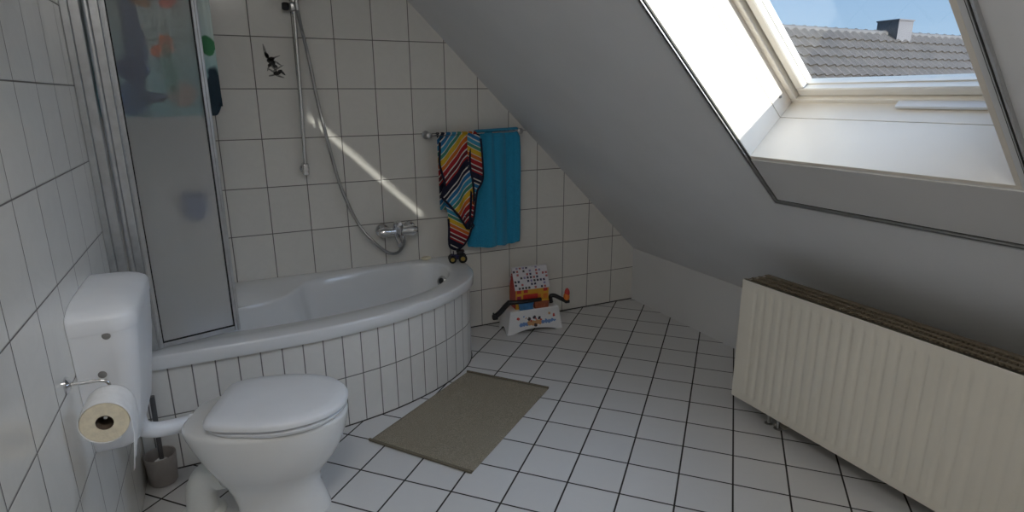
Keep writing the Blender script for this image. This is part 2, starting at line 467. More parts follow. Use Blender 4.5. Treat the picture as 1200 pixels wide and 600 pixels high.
# sun screen rail round the opening: white lip, dark groove, white lip
bm = BM(); bm2 = BM()
RS0, RY = .955, -1.752
RT = STOP - .02
for w0, w1, d0, b in ((0, .006, -.012, bm), (.006, .012, -.006, bm2), (.012, .015, -.010, bm), (.015, .021, -.004, bm2)):
    add_box(b, (RS0+w0, RY-w1, d0), (RT, RY-w0, .0), .0006, 1, S)
    add_box(b, (RS0+w0, WY1-.05, d0), (RS0+w1, RY-w0, .0), .0006, 1, S)
    add_box(b, (RS0+w0, WY1-.05+w0, d0), (RT, WY1-.05+w1, .0), .0006, 1, S)
tr = struct(obj('trim_1', bm, M['alu'], smooth=30))
bm = BM(); add_box(bm, (RS0+.021, WY1-.02, -.005), (WS0-LT-.001, RY-.021, 0), .001, 1, S); obj('apron_board', bm, plain('grey_white_board', (0.58, 0.575, 0.57), .8, 0, 3, .02), tr, 30)
obj('guide_groove', bm2, M['alu_dark'], tr, 30)

# ------------------------------------------------------------------ bath tub
FRONT = [(XL+.002, -.872), (-2.65, -.873), (-2.45, -.874), (-2.25, -.872), (-2.10, -.862), (-1.995, -.847), (-1.909, -.830), (-1.831, -.812), (-1.75, -.786),
         (-1.675, -.757), (-1.597, -.722), (-1.522, -.682), (-1.448, -.633), (-1.379, -.577), (-1.312, -.512), (-1.262, -.44), (-1.228, -.36), (-1.212, -.27), (-1.205, -.14), (-1.205, -.003)]
curve = [p for p in catmull([(x, y, 0) for x, y in FRONT], 6)]
# resample by arc length
acc = [0.0]
for a, b in zip(curve[:-1], curve[1:]): acc.append(acc[-1] + (b-a).length)
def at_len(t):
    for i in range(len(acc)-1):
        if t <= acc[i+1]:
            f = (t-acc[i])/max(1e-9, acc[i+1]-acc[i]); return curve[i].lerp(curve[i+1], f)
    return curve[-1]
NT = 160
line = [at_len(acc[-1]*i/NT) for i in range(NT+1)]
def offset(line, d):
    out = []
    for i, p in enumerate(line):
        t = line[min(i+1, len(line)-1)] - line[max(i-1, 0)]
        n = Vector((t.y, -t.x, 0)).normalized()
        q = p + n*d
        if i == 0: q.x = p.x
        if i == len(line)-1: q.y = p.y
        out.append(q)
    return out
bath = thing('bathtub', 'white corner bathtub with a curved tiled front against the tiled back wall', 'bathtub', (-1.95, -.45, 0))
bm = BM()
inner = offset(line, -.03)
uvl = bm.loops.layers.uv.new('UVMap')
F0 = [bm.verts.new((p.x, p.y, 0)) for p in line]; F1 = [bm.verts.new((p.x, p.y, .452)) for p in line]
G0 = [bm.verts.new((p.x, p.y, 0)) for p in inner]; G1 = [bm.verts.new((p.x, p.y, .452)) for p in inner]
U0 = 0.0405
for i in range(NT):
    for q, (vs) in enumerate(((F0[i], F0[i+1], F1[i+1], F1[i]), (G0[i+1], G0[i], G1[i], G1[i+1]))):
        f = bm.faces.new(vs)
        ii = (i, i+1, i+1, i) if q == 0 else (i+1, i, i, i+1)
        for lp, j, z in zip(f.loops, ii, (0, 0, .452, .452)): lp[uvl].uv = (acc[-1]*j/NT - U0, z)
obj('tiled_front', bm, M['tub_tile'], bath, 30)

bm = BM(); add_tube(bm, [(p.x, p.y, .0015) for p in offset(line, .001)], .0035, 6); obj('floor_joint', bm, M['joint'], bath)
# rim and basin, lofted ring by ring over matching angles
CX, CY = -1.92, -.43
def ray_poly(poly, th):
    dx, dy = math.cos(th), math.sin(th); best = None
    n = len(poly)
    for i in range(n):
        (x0, y0), (x1, y1) = poly[i], poly[(i+1) % n]
        ex, ey = x1-x0, y1-y0
        den = dx*ey - dy*ex
        if abs(den) < 1e-12: continue
        t = ((x0-CX)*ey - (y0-CY)*ex)/den; u = ((x0-CX)*dy - (y0-CY)*dx)/den
        if t > 0 and -1e-6 <= u <= 1+1e-6 and (best is None or t < best): best = t
    return best
rim_line = offset(line, .022)
outer_poly = [(p.x, p.y) for p in rim_line] + [(XL+.002, -.003)]
inner_ctrl = [(-2.68, -.63), (-2.60, -.715), (-2.43, -.745), (-2.26, -.745), (-2.075, -.731), (-1.873, -.695), (-1.65, -.630), (-1.48, -.530), (-1.36, -.38), (-1.312, -.23), (-1.345, -.115),
              (-1.44, -.07), (-1.534, -.062), (-1.742, -.080), (-1.892, -.102), (-2.03, -.135), (-2.095, -.175), (-2.150, -.27), (-2.215, -.36), (-2.32, -.415), (-2.45, -.455), (-2.58, -.48), (-2.66, -.53)]
inner_poly = [(p.x, p.y) for p in catmull([(x, y, 0) for x, y in inner_ctrl], 6, True)]
# angles: uniform plus the outer corners
angs = [2*PI*i/220 for i in range(220)]
for cx_, cy_ in ((XL+.002, -.003), (XL+.002, rim_line[0].y), (rim_line[-1].x, -.003)):
    angs.append(math.atan2(cy_-CY, cx_-CX) % (2*PI))
angs.sort()
Ro = [ray_poly(outer_poly, a) for a in angs]; Ri = [ray_poly(inner_poly, a) for a in angs]
def rg(f, z): return [(CX+math.cos(a)*f(o, i), CY+math.sin(a)*f(o, i), z) for a, o, i in zip(angs, Ro, Ri)]
ZR = .503
rings = [rg(lambda o, i: o-.030, .447), rg(lambda o, i: o-.004, .447), rg(lambda o, i: o, .452), rg(lambda o, i: o, .494), rg(lambda o, i: o-.0015, .499), rg(lambda o, i: o-.006, .5022), rg(lambda o, i: o-.014, ZR),
         rg(lambda o, i: i+.012, ZR-.002), rg(lambda o, i: i+.003, ZR-.006), rg(lambda o, i: i-.004, ZR-.018),
         rg(lambda o, i: i-.018, ZR-.08), rg(lambda o, i: i*.93-.02, .33), rg(lambda o, i: i*.88-.025, .20), rg(lambda o, i: i*.82-.04, .13), rg(lambda o, i: i*.70-.05, .105), rg(lambda o, i: i*.35, .098)]
bm = BM(); add_loft(bm, rings, False, True)
tubbody = obj('basin', bm, M['acryl'], bath, 50)
bm = BM()
ovp = Vector((-1.385, -.335, .455)); ovn = Vector((-.86, -.40, .30)).normalized()
add_lathe(bm, [(.030, -.004), (.031, .003), (.027, .007), (.019, .006), (.018, .001)], ovp, ovn, 28)
ovf = obj('overflow_ring', bm, M['chrome_dull'], bath)
bm = BM(); add_lathe(bm, [(.017, 0.0), (.017, .004), (.006, .010)], ovp, ovn, 24); obj('overflow_knob', bm, M['black_rubber'], ovf)

# ------------------------------------------------------------------ shower screen
scr = thing('shower_screen', 'frosted glass shower screen in an aluminium frame standing on the bath rim', 'shower screen', (-2.57, -.77, ZR))
SA, SB, SZ0, SZ1 = Vector((-2.722, -.812)), Vector((-2.424, -.728)), ZR+.001, 2.02
sd = (SB-SA).normalized(); sn = Vector((sd.y, -sd.x))
def SC(a, b, z):
    """a along the screen, b towards the room, z up"""
    p = SA + sd*a + sn*b
    return Vector((p.x, p.y, z))
SW = (SB-SA).length
bm = BM()
add_box(bm, (0, -.011, SZ0), (.020, .011, SZ1), .002, 1, SC); add_box(bm, (.005, .011, SZ0), (.011, .014, SZ1), .001, 1, SC)
add_box(bm, (SW-.023, -.011, SZ0), (SW, .011, SZ1), .002, 1, SC); add_box(bm, (SW-.012, .011, SZ0), (SW-.004, .015, SZ1), .001, 1, SC)
add_box(bm, (.020, -.010, SZ0), (SW-.023, .010, SZ0+.022), .002, 1, SC)
add_box(bm, (.020, -.010, SZ1-.022), (SW-.023, .010, SZ1), .002, 1, SC)
obj('screen_frame', bm, M['alu'], scr, 30)
bm = BM()
add_box(bm, (.019, .002, SZ0+.020), (.0225, .0115, SZ1-.02), 0, 1, SC); add_box(bm, (SW-.0255, .002, SZ0+.020), (SW-.022, .0115, SZ1-.02), 0, 1, SC)
add_box(bm, (.0225, .002, SZ0+.0205), (SW-.0255, .0112, SZ0+.0245), 0, 1, SC)
obj('rubber_gasket', bm, M['black_rubber'], scr, 30)
bm = BM(); add_box(bm, (.018, -.003, SZ0+.018), (SW-.02, .003, SZ1-.018), 0, 1, SC); obj('frosted_pane', bm, M['frost'], scr, 0)
bm = BM()
add_box(bm, (XL, -.860, SZ0), (XL+.022, -.800, SZ1), .002, 1); add_box(bm, (XL+.022, -.848, SZ0), (XL+.052, -.812, SZ1), .002, 1)
add_tube(bm, [(XL+.066, -.826, SZ0), (XL+.066, -.826, SZ1)], .010, 12)
obj('wall_profile', bm, M['alu'], scr, 30)
bm = BM(); add_box(bm, (XL+.076, -.829, SZ0), (XL+.102, -.817, SZ1), .001, 1); obj('hinge_strip', bm, M['alu'], scr, 30)

# cloth with a sea print hanging behind the screen from a cord
hook = bpy.data.meshes.new('x'); bpy.data.meshes.remove(hook)
bm = BM(); uvl = bm.loops.layers.uv.new('UVMap')
NU, NV_ = 60, 40
cw, c0, z0, z1 = .415, -2.795, 1.385, 2.10
def cpt(i, j):
    u = i/NU; v = j/NV_
    x = c0 + cw*u; y = -.69 + .014*math.sin(u*26+v*1.5) + .008*math.sin(u*55) + .02*u
    z = z0 + (z1-z0)*v
    if v < .05 and u > .93: z += .05*((u-.93)/.07)**2
    return (x, y, z)
G = [[bm.verts.new(cpt(i, j)) for i in range(NU+1)] for j in range(NV_+1)]
for j in range(NV_):
    for i in range(NU):
        f = bm.faces.new((G[j][i], G[j][i+1], G[j+1][i+1], G[j+1][i]))
        for lp, (a, b) in zip(f.loops, ((i, j), (i+1, j), (i+1, j+1), (i, j+1))): lp[uvl].uv = (cw*a/NU, (z1-z0)*b/NV_)
o = obj('bath_curtain', bm, M['curtain'], None, 180)
sm = o.modifiers.new('thickness', 'SOLIDIFY'); sm.thickness = .002; sm.offset = 0
tag(o, 'pale teal cloth printed with sea creatures, hanging behind the frosted shower screen', 'shower curtain')
bm = BM(); add_tube(bm, [(XL, -.675, 2.104), (-2.35, -.675, 2.104)], .008, 12)
rod = obj('curtain_rod', bm, M['alu'], None)
bm = BM(); add_lathe(bm, [(.024, 0), (.024, .004), (.012, .012)], (XL, -.675, 2.104), (1, 0, 0), 20); obj('wall_flange', bm, M['alu'], rod)
bm = BM(); add_tube(bm, [(-2.35, -.675, 2.10), (-2.35, -.675, ZT)], .005, 10); obj('ceiling_stay', bm, M['alu'], rod)
tag(rod, 'slim metal rod from which the sea print cloth hangs in the shower corner', 'curtain rod')

# blue wash mitt dimly seen through the screen
bm = BM()
pts = catmull([(-2.60, 0, .99), (-2.53, 0, 1.00), (-2.50, 0, .95), (-2.505, 0, .88), (-2.55, 0, .855), (-2.60, 0, .875), (-2.615, 0, .93)], 5, True)
ctr = Vector((-2.556, 0, .93))
add_loft(bm, [[(ctr.x+(p.x-ctr.x)*f, y, ctr.z+(p.z-ctr.z)*f) for p in pts] for f, y in ((.9, -.012), (1.0, -.020), (.97, -.040), (.7, -.052))])
wm = obj('wash_mitt', bm, plain('blue_terry', (0.20, 0.25, 0.40), .95, 0, 120, .2, .4, 200))
tag(wm, 'blurred blue wash cloth on the tiles behind the frosted shower screen', 'wash cloth')
bm = BM(); add_lathe(bm, [(.012, 0), (.012, .004), (.004, .006), (.004, .03), (.007, .034)], (-2.556, 0, 1.0), (0, -1, 0), 16)
obj('hook', bm, M['chrome'], wm)

# ------------------------------------------------------------------ shower rail, hose, mixer
rail = thing('shower_rail', 'vertical chrome shower rail screwed to the tiles above the bath', 'shower rail', (-2.005, 0, 1.06))
RXT, RXB = -2.000, -2.018
def rx(z): return RXB + (RXT-RXB)*(z-1.06)/(.84)
bm = BM(); add_tube(bm, [(rx(1.06), -.052, 1.06), (rx(1.98), -.052, 1.98)], .0105, 16); obj('rail_tube', bm, M['chrome'], rail)
for z in (1.085, 1.955):
    bm = BM()
    add_box(bm, (rx(z)-.016, -.068, z-.032), (rx(z)+.016, -.012, z+.032), .007, 3)
    add_lathe(bm, [(.024, 0), (.024, .006), (.018, .012)], (rx(z), 0, z), (0, -1, 0), 24)
    obj('rail_bracket', bm, M['chrome'], rail)
bm = BM()
add_box(bm, (rx(1.88)-.024, -.082, 1.862), (rx(1.88)+.024, -.034, 1.905), .010, 3)
sl = obj('slider', bm, M['chrome_dull'], rail)
bm = BM(); add_lathe(bm, [(.016, 0), (.019, .008), (.019, .024), (.014, .032)], (rx(1.88)-.024, -.058, 1.884), (-1, 0, 0), 18)
obj('clamp_knob', bm, M['black_plastic'], sl)
hs = thing('hand_shower', 'chrome hand shower clipped at the top of the rail with its hose', 'hand shower', (rx(1.88), -.09, 1.88))
bm = BM(); add_tube(bm, [(-1.990, -.085, 1.865), (-1.993, -.092, 1.92), (-1.996, -.108, 2.00), (-2.0, -.13, 2.07)], [.011, .013, .013, .016], 16); obj('shower_handle', bm, M['chrome'], hs)
bm = BM(); add_lathe(bm, [(.016, 0), (.036, .012), (.042, .026), (.040, .034), (.0, .036)], (-2.0, -.126, 2.085), (0, -.75, -.66), 28, True, False); obj('spray_head', bm, M['chrome'], hs)
HP = [(-1.990, -.085, 1.875), (-1.978, -.072, 1.797), (-1.952, -.062, 1.636), (-1.92, -.058, 1.383), (-1.882, -.058, 1.161), (-1.844, -.058, .976), (-1.767, -.06, .769), (-1.679, -.06, .646), (-1.609, -.062, .582), (-1.556, -.066, .577), (-1.521, -.07, .617), (-1.513, -.072, .655)]
bm = BM(); path = catmull(HP, 40)
add_tube(bm, path, [.0094 if i % 2 else .0076 for i in range(len(path))], 10)
obj('shower_hose', bm, M['chrome_dull'], hs)

mx = thing('bath_mixer', 'chrome bath mixer tap on the tiles with the shower hose beneath', 'tap', (-1.545, 0, .70))
for x in (-1.622, -1.462):
    bm = BM(); add_lathe(bm, [(.041, 0), (.041, .007), (.036, .018), (.022, .026), (.020, .05)], (x, 0, .702), (0, -1, 0), 30); obj('wall_rosette', bm, M['chrome'], mx)
bm = BM()
add_tube(bm, [(-1.652, -.065, .703), (-1.63, -.065, .703), (-1.62, -.065, .703), (-1.545, -.065, .703), (-1.47, -.065, .703), (-1.458, -.065, .703), (-1.436, -.065, .703)], [.022, .032, .031, .024, .030, .033, .024], 24)
obj('mixer_body', bm, M['chrome'], mx)
bm = BM(); add_lathe(bm, [(.027, -.03), (.029, .0), (.029, .024), (.025, .040), (.012, .048)], (-1.545, -.068, .716), (0, -.15, 1), 24); cart = obj('cartridge_cap', bm, M['chrome'], mx)
bm = BM(); add_tube(bm, [(-1.545, -.07, .752), (-1.55, -.10, .762), (-1.556, -.145, .766), (-1.558, -.165, .764)], [.012, .010, .009, .010], 12); obj('lever', bm, M['chrome'], mx)
bm = BM(); add_tube(bm, [(-1.555, -.072, .692), (-1.557, -.095, .672), (-1.558, -.125, .652), (-1.558, -.150, .640)], [.017, .016, .015, .015], 16); obj('spout', bm, M['chrome'], mx)
bm = BM(); add_lathe(bm, [(.013, 0), (.013, .026), (.010, .03)], (-1.513, -.072, .682), (0, 0, -1), 16); obj('hose_union', bm, M['chrome'], mx)

# printed flower sprig on one wall tile
bm = BM(); bm2 = BM()
def leaf(b, x, z, l, w, a):
    x, z, l, w = -2.122+(x+2.122)*1.2, 1.615+(z-1.615)*1.2, l*1.2, w*1.45
    ca, sa = math.cos(a), math.sin(a); pr = []
    for i in range(12):
        t = 2*PI*i/12; px_, pz_ = l*math.cos(t), w*math.sin(t)*(1-.35*math.cos(t))
        pr.append((x+px_*ca-pz_*sa, z+px_*sa+pz_*ca))
    add_prism(b, pr, -.0007, .0, 'xz')
for x, z, l, w, a in ((-2.127, 1.627, .017, .008, -.3), (-2.118, 1.618, .010, .006, .9), (-2.108, 1.578, .015, .007, .1), (-2.085, 1.580, .014, .004, -.8), (-2.136, 1.640, .012, .004, 1.8), (-2.122, 1.636, .011, .007, .3), (-2.112, 1.606, .010, .006, -.4), (-2.133, 1.612, .010, .005, .8), (-2.095, 1.586, .010, .006, .6), (-2.142, 1.652, .012, .006, 2.0)):
    leaf(bm, x, z, l, w, a)
for x, z, l, w, a in ((-2.147, 1.666, .030, .0045, 1.75), (-2.118, 1.598, .030, .003, -.9), (-2.100, 1.600, .026, .0025, .5), (-2.128, 1.588, .022, .003, 2.6), (-2.110, 1.642, .024, .0025, .35), (-2.097, 1.565, .018, .003, -.3), (-2.138, 1.605, .02, .0025, 1.2), (-2.10, 1.618, .018, .003, -.6), (-2.125, 1.570, .018, .0025, .2)):
    leaf(bm2, x, z, l, w, a)
obj('flower_motif', bm, M['motif'], wall_back, 0)
obj('stem_motif', bm2, M['motif_soft'], wall_back, 0)

# ------------------------------------------------------------------ towel rail and towels
tb = thing('towel_rail', 'chrome towel rail fixed to the tiles under the sloping ceiling', 'towel rail', (-1.05, 0, 1.24))
bm = BM(); add_tube(bm, [(-1.350, -.060, 1.238), (-.742, -.060, 1.246)], .0065, 14); obj('rail_bar', bm, M['chrome'], tb)
for x, z in ((-1.335, 1.238), (-.757, 1.246)):
    bm = BM(); add_lathe(bm, [(.023, 0), (.023, .010), (.014, .016), (.011, .05), (.017, .055), (.017, .072), (.012, .076)], (x, 0, z), (0, -1, 0), 24); obj('rail_post', bm, M['chrome_dull'], tb)

def cloth_panel(name, poly, yf, mat, parent, uvf=None, res=.012, thick=.006):
    """cloth hanging over the rail: grid cut to an outline, folds given by yf(x, z)"""
    xs = [p[0] for p in poly]; zs = [p[1] for p in poly]
    t = bmesh.new()
    nx = max(2, int((max(xs)-min(xs))/res)); nz = max(2, int((max(zs)-min(zs))/res))
    vs = [t.verts.new((x, 0, z)) for x, z in poly]
    t.faces.new(vs)
    for i in range(1, nx):
        x = min(xs)+(max(xs)-min(xs))*i/nx
        bmesh.ops.bisect_plane(t, geom=t.verts[:]+t.edges[:]+t.faces[:], plane_co=(x, 0, 0), plane_no=(1, 0, 0))
    for i in range(1, nz):
        z = min(zs)+(max(zs)-min(zs))*i/nz
        bmesh.ops.bisect_plane(t, geom=t.verts[:]+t.edges[:]+t.faces[:], plane_co=(0, 0, z), plane_no=(0, 0, 1))
    uvl = t.loops.layers.uv.new('UVMap')
    for f in t.faces:
        for lp in f.loops:
            lp[uvl].uv = uvf(lp.vert.co.x, lp.vert.co.z) if uvf else (lp.vert.co.x, lp.vert.co.z)
    for v in t.verts: v.co.y = yf(v.co.x, v.co.z)
    o = obj(name, t, mat, parent, 180)
    s_ = o.modifiers.new('thickness', 'SOLIDIFY'); s_.thickness = thick; s_.offset = 0
    return o

def smooth_poly(pts, k=4): return [(p.x, p.y) for p in catmull([(a, b, 0) for a, b in pts], k, True)]

bt = thing('bath_towel', 'turquoise terry bath towel hanging from the rail beside the striped towel', 'towel', (-.93, -.08, .545))
def fold(z, z0=.54, z1=1.24): return max(0, min(1, (z1-z)/(z1-z0)))
def yblue(x, z):
    k = fold(z)
    y = -.067 - .010*math.sin((x+1.0)*32) - .006*math.sin((x+.9)*71+.6) - .012*k*math.sin((x+1.0)*19+.5)
    for cx_ in (-.932, -.845, -.798): y += .014*math.exp(-((x-cx_-.012*k)/.008)**2)
    return y if z < 1.225 else y*(1-(z-1.225)*6)
BP = [(-1.075, 1.240), (-1.0, 1.243), (-.92, 1.246), (-.84, 1.247), (-.780, 1.246), (-.764, 1.215), (-.758, 1.15), (-.755, 1.0), (-.757, .80), (-.757, .62), (-.760, .557), (-.80, .549), (-.867, .539), (-.90, .549), (-.94, .548), (-.996, .543), (-1.06, .549), (-1.108, .556), (-1.116, .575), (-1.10, .67), (-1.083, .77), (-1.066, .90), (-1.062, 1.0), (-1.063, 1.1)]
cloth_panel('towel_front', BP, yblue, M['blue_towel'], bt)
cloth_panel('towel_back', [(-1.06, .62), (-.772, .60), (-.77, 1.25), (-1.06, 1.243)], lambda x, z: -.036 + .008*math.sin(x*40) - (.012 if z > 1.22 else 0), M['blue_towel'], bt)
bm = BM(); P_ = [(-1.052+.272*i/24, 0, 1.2425+.0095*i/24) for i in range(25)]
rings = []
for p in P_:
    rings.append([(p[0], -.060+.022*math.cos(a) + .003*math.sin(p[0]*60), p[2]+.006+.013*math.sin(a)) for a in [PI*j/10 for j in range(11)]])
add_loft(bm, rings, False, False, False)
o = obj('towel_fold', bm, M['blue_towel'], bt, 180); q = o.modifiers.new('thickness', 'SOLIDIFY'); q.thickness = .006

stt = thing('striped_towel', 'rainbow striped child towel with navy edging, left of the turquoise one', 'towel', (-1.17, -.09, .57))
def uvA(x, z): return ((x*.72 - z*.69)*4.0 + .235 + .25*(x+1.2)*(z-1.0), 0.0)
def uvC(x, z): return (-(x*.45 + z*.85)*4.2 + .56, 0.0)
def uvB(x, z): return (-(x*.50 + z*.85)*4.4 + .60, 0.0)
def yA(x, z):
    k = fold(z, .68, 1.24)
    return -.110 - .012*math.sin((x+1.2)*34 + z*3) - .007*math.sin((x+1.2)*70+1.0) - .012*k
def yB(x, z): return -.104 - .008*math.sin((x+1.2)*40+1)
def yC(x, z): return -.126 - .010*math.sin((x+1.08)*60) + .012*math.sin(z*14)
PA = [(-1.288, 1.222), (-1.24, 1.236), (-1.18, 1.238), (-1.125, 1.236), (-1.112, 1.15), (-1.112, 1.06), (-1.098, .96), (-1.094, .88), (-1.105, .80), (-1.124, .682), (-1.165, .73), (-1.204, .783), (-1.25, .842), (-1.291, .888), (-1.284, .925), (-1.273, .965), (-1.285, 1.02), (-1.297, 1.08), (-1.294, 1.15)]
PB = [(-1.255, .86), (-1.10, .72), (-1.108, .67), (-1.124, .63), (-1.16, .588), (-1.20, .566), (-1.232, .572), (-1.249, .60), (-1.247, .70), (-1.25, .78)]
PC = [(-1.130, 1.236), (-1.09, 1.240), (-1.060, 1.238), (-1.046, 1.15), (-1.033, 1.06), (-1.031, .99), (-1.052, .945), (-1.074, .91), (-1.088, .84), (-1.100, .76), (-1.118, .70), (-1.126, .76), (-1.112, .86), (-1.105, .96), (-1.118, 1.06)]
for nm, P0, yf, uf in (('towel_front', PA, yA, uvA), ('towel_tail', PB, yB, uvB), ('towel_side', PC, yC, uvC)):
    P1 = smooth_poly(P0, 3)
    part = cloth_panel(nm, P1, yf, M['stripes'], stt, uf)
    edge = P1 if nm != 'towel_tail' else P1[3:-3]
    bm = BM()
    pth = [(x, yf(x, z)-.002, z) for x, z in edge]
    if nm != 'towel_tail': pth = [p for p in pth if p[2] < 1.222]
    # break the outline at the top so that the edging stays open there
    runs = [[]]
    for a in pth:
        if runs[-1] and (Vector(a)-Vector(runs[-1][-1])).length > .05: runs.append([])
        runs[-1].append(a)
    for r in runs:
        if len(r) > 2: add_tube(bm, r, .0068, 8)
    obj('edging', bm, M['navy'], part)
bm = BM(); rings = []
for i in range(25):
    x = -1.288+.232*i/24
    rings.append([(x, -.066+(.040+.006*math.sin(x*60))*math.cos(a), 1.242+.012*math.sin(a)) for a in [PI*j/10 for j in range(11)]])
uvl = bm.loops.layers.uv.new('UVMap')
add_loft(bm, rings, False, False, False)
for f in bm.faces:
    for lp in f.loops: lp[uvl].uv = uvA(lp.vert.co.x, lp.vert.co.z)
o = obj('towel_fold', bm, M['stripes'], stt, 180); q = o.modifiers.new('thickness', 'SOLIDIFY'); q.thickness = .006
cloth_panel('towel_back', [(-1.275, .80), (-1.09, .78), (-1.085, 1.24), (-1.28, 1.234)], lambda x, z: -.034 + .006*math.sin(x*45), M['stripes'], stt, uvA)

# ------------------------------------------------------------------ little things on the bath rim
tr_ = thing('toy_tractor', 'small dark blue toy tractor with yellow wheel hubs on the bath rim', 'toy', (-1.222, -.168, ZR))
ta = -.25
def TR(a, b, c):
    ca, sa = math.cos(ta), math.sin(ta)
    return Vector((-1.222+a*ca-b*sa, -.168+a*sa+b*ca, ZR+c))
bm = BM(); add_box(bm, (-.042, -.013, .022), (.020, .013, .046), .004, 2, TR); add_box(bm, (-.046, -.010, .018), (.040, .010, .030), .003, 1, TR); obj('tractor_body', bm, M['blue_plastic'], tr_)
bm = BM(); add_box(bm, (-.006, -.017, .044), (.034, .017, .066), .004, 2, TR); add_box(bm, (-.010, -.020, .066), (.038, .020, .071), .002, 1, TR); add_tube(bm, [(-.026, 0, .044), (-.026, 0, .068)], .003, 8, True, TR); obj('tractor_cab', bm, M['black_plastic'], tr_)
for a, b, r in ((.026, -.026, .026), (.026, .026, .026), (-.034, -.022, .0225), (-.034, .022, .0225)):
    o_ = TR(a, b, r); ax = (TR(a, b-1, r)-TR(a, b, r)) if b < 0 else (TR(a, b+1, r)-TR(a, b, r))
    bm = BM(); add_lathe(bm, [(r*.55, -.011), (r*.93, -.011), (r, -.006), (r, .006), (r*.93, .011), (r*.60, .011), (r*.56, .006)], o_, ax, 26); wh = obj('wheel', bm, M['black_rubber'], tr_)
    bm = BM(); add_lathe(bm, [(r*.57, .004), (r*.46, .009), (r*.25, .010), (r*.2, .012)], o_, ax, 20); obj('hub', bm, M['hub'], wh)
bm = BM()
add_lathe(bm, [(.014, 0), (.023, .004), (.025, .010), (.021, .016), (.010, .018)], (-1.375, -.030, ZR), (0, 0, 1), 24)
for v in bm.verts: v.co.x = -1.375 + (v.co.x+1.375)*1.25
tag(obj('soap_bar', bm, M['soap']), 'small cream piece of soap on the bath rim next to the tiles', 'soap')

# ------------------------------------------------------------------ step stool with toys by the back wall
ST = (-.735, -.165)
sa_ = math.atan2(-.035, .372)
def TS(a, b, c):
    ca, sa = math.cos(sa_), math.sin(sa_)
    return Vector((ST[0]+a*ca-b*sa, ST[1]+a*sa+b*ca, c))
stool = thing('step_stool', 'white plastic step stool with a colourful print standing on the floor tiles', 'stool', (ST[0], ST[1], 0))
bm = BM()
HW0, HW1, D0, D1, HT, TH = .188, .166, .085, .074, .150, .004
def front_wall(sgn, t):
    """front or rear apron with an arched lower edge"""
    top, bot = [], []
    n = 28
    for i in range(n+1):
        f = -1+2*i/n
        zb = .0 if abs(f) > .80 else .026*math.cos(f/.80*PI/2)**.7
        k0 = zb/HT
        hw = HW0+(HW1-HW0)*k0; d = D0+(D1-D0)*k0
        bot.append((hw*f, sgn*(d-t), zb)); top.append((HW1*f, sgn*(D1-t), HT-.006))
    return bot, top
for sgn in (-1, 1):
    b0, t0 = front_wall(sgn, 0); b1, t1 = front_wall(sgn, TH)
    add_loft(bm, [b0, t0, t1, b1, b0], False, False, False, TS)
for sgn in (-1, 1):
    def w(t):
        bt_, tp = [], []
        for i in range(17):
            f = -1+2*i/16
            zb = 0 if abs(f) > .62 else .03*math.cos(f/.62*PI/2)**.7
            k0 = zb/HT
            bt_.append((sgn*(HW0+(HW1-HW0)*k0-t), f*(D0+(D1-D0)*k0), zb)); tp.append((sgn*(HW1-t), f*D1, HT-.006))
        return bt_, tp
    b0, t0 = w(0); b1, t1 = w(TH)
    add_loft(bm, [b0, t0, t1, b1, b0], False, False, False, TS)
rr = []
for dz, g in ((HT-.008, .0), (HT-.003, -.001), (HT, -.006)):
    rr.append([(x, y, dz) for x, y in ((-HW1-g, -D1-g), (HW1+g, -D1-g), (HW1+g, D1+g), (-HW1-g, D1+g))])
add_loft(bm, rr, True, True, True, TS)
obj('stool_shell', bm, M['plastic_white'], stool, 30)
bm = BM(); uvl = bm.loops.layers.uv.new('UVMap')
nn = 28; lowr, uppr = [], []
for i in range(nn+1):
    f = -.97+1.94*i/nn
    zb = .012 if abs(f) > .82 else .012+.022*math.cos(f/.82*PI/2)**.7
    for z_, L_ in ((zb, lowr), (HT-.010, uppr)):
        k0 = z_/HT
        L_.append(((HW0+(HW1-HW0)*k0)*f, -(D0+(D1-D0)*k0)-.0012, z_))
A_ = [bm.verts.new(TS(*p)) for p in lowr]; B_ = [bm.verts.new(TS(*p)) for p in uppr]
for i in range(nn):
    f = bm.faces.new((A_[i], A_[i+1], B_[i+1], B_[i]))
    for lp, q in zip(f.loops, (lowr[i], lowr[i+1], uppr[i+1], uppr[i])): lp[uvl].uv = (q[0], q[2])
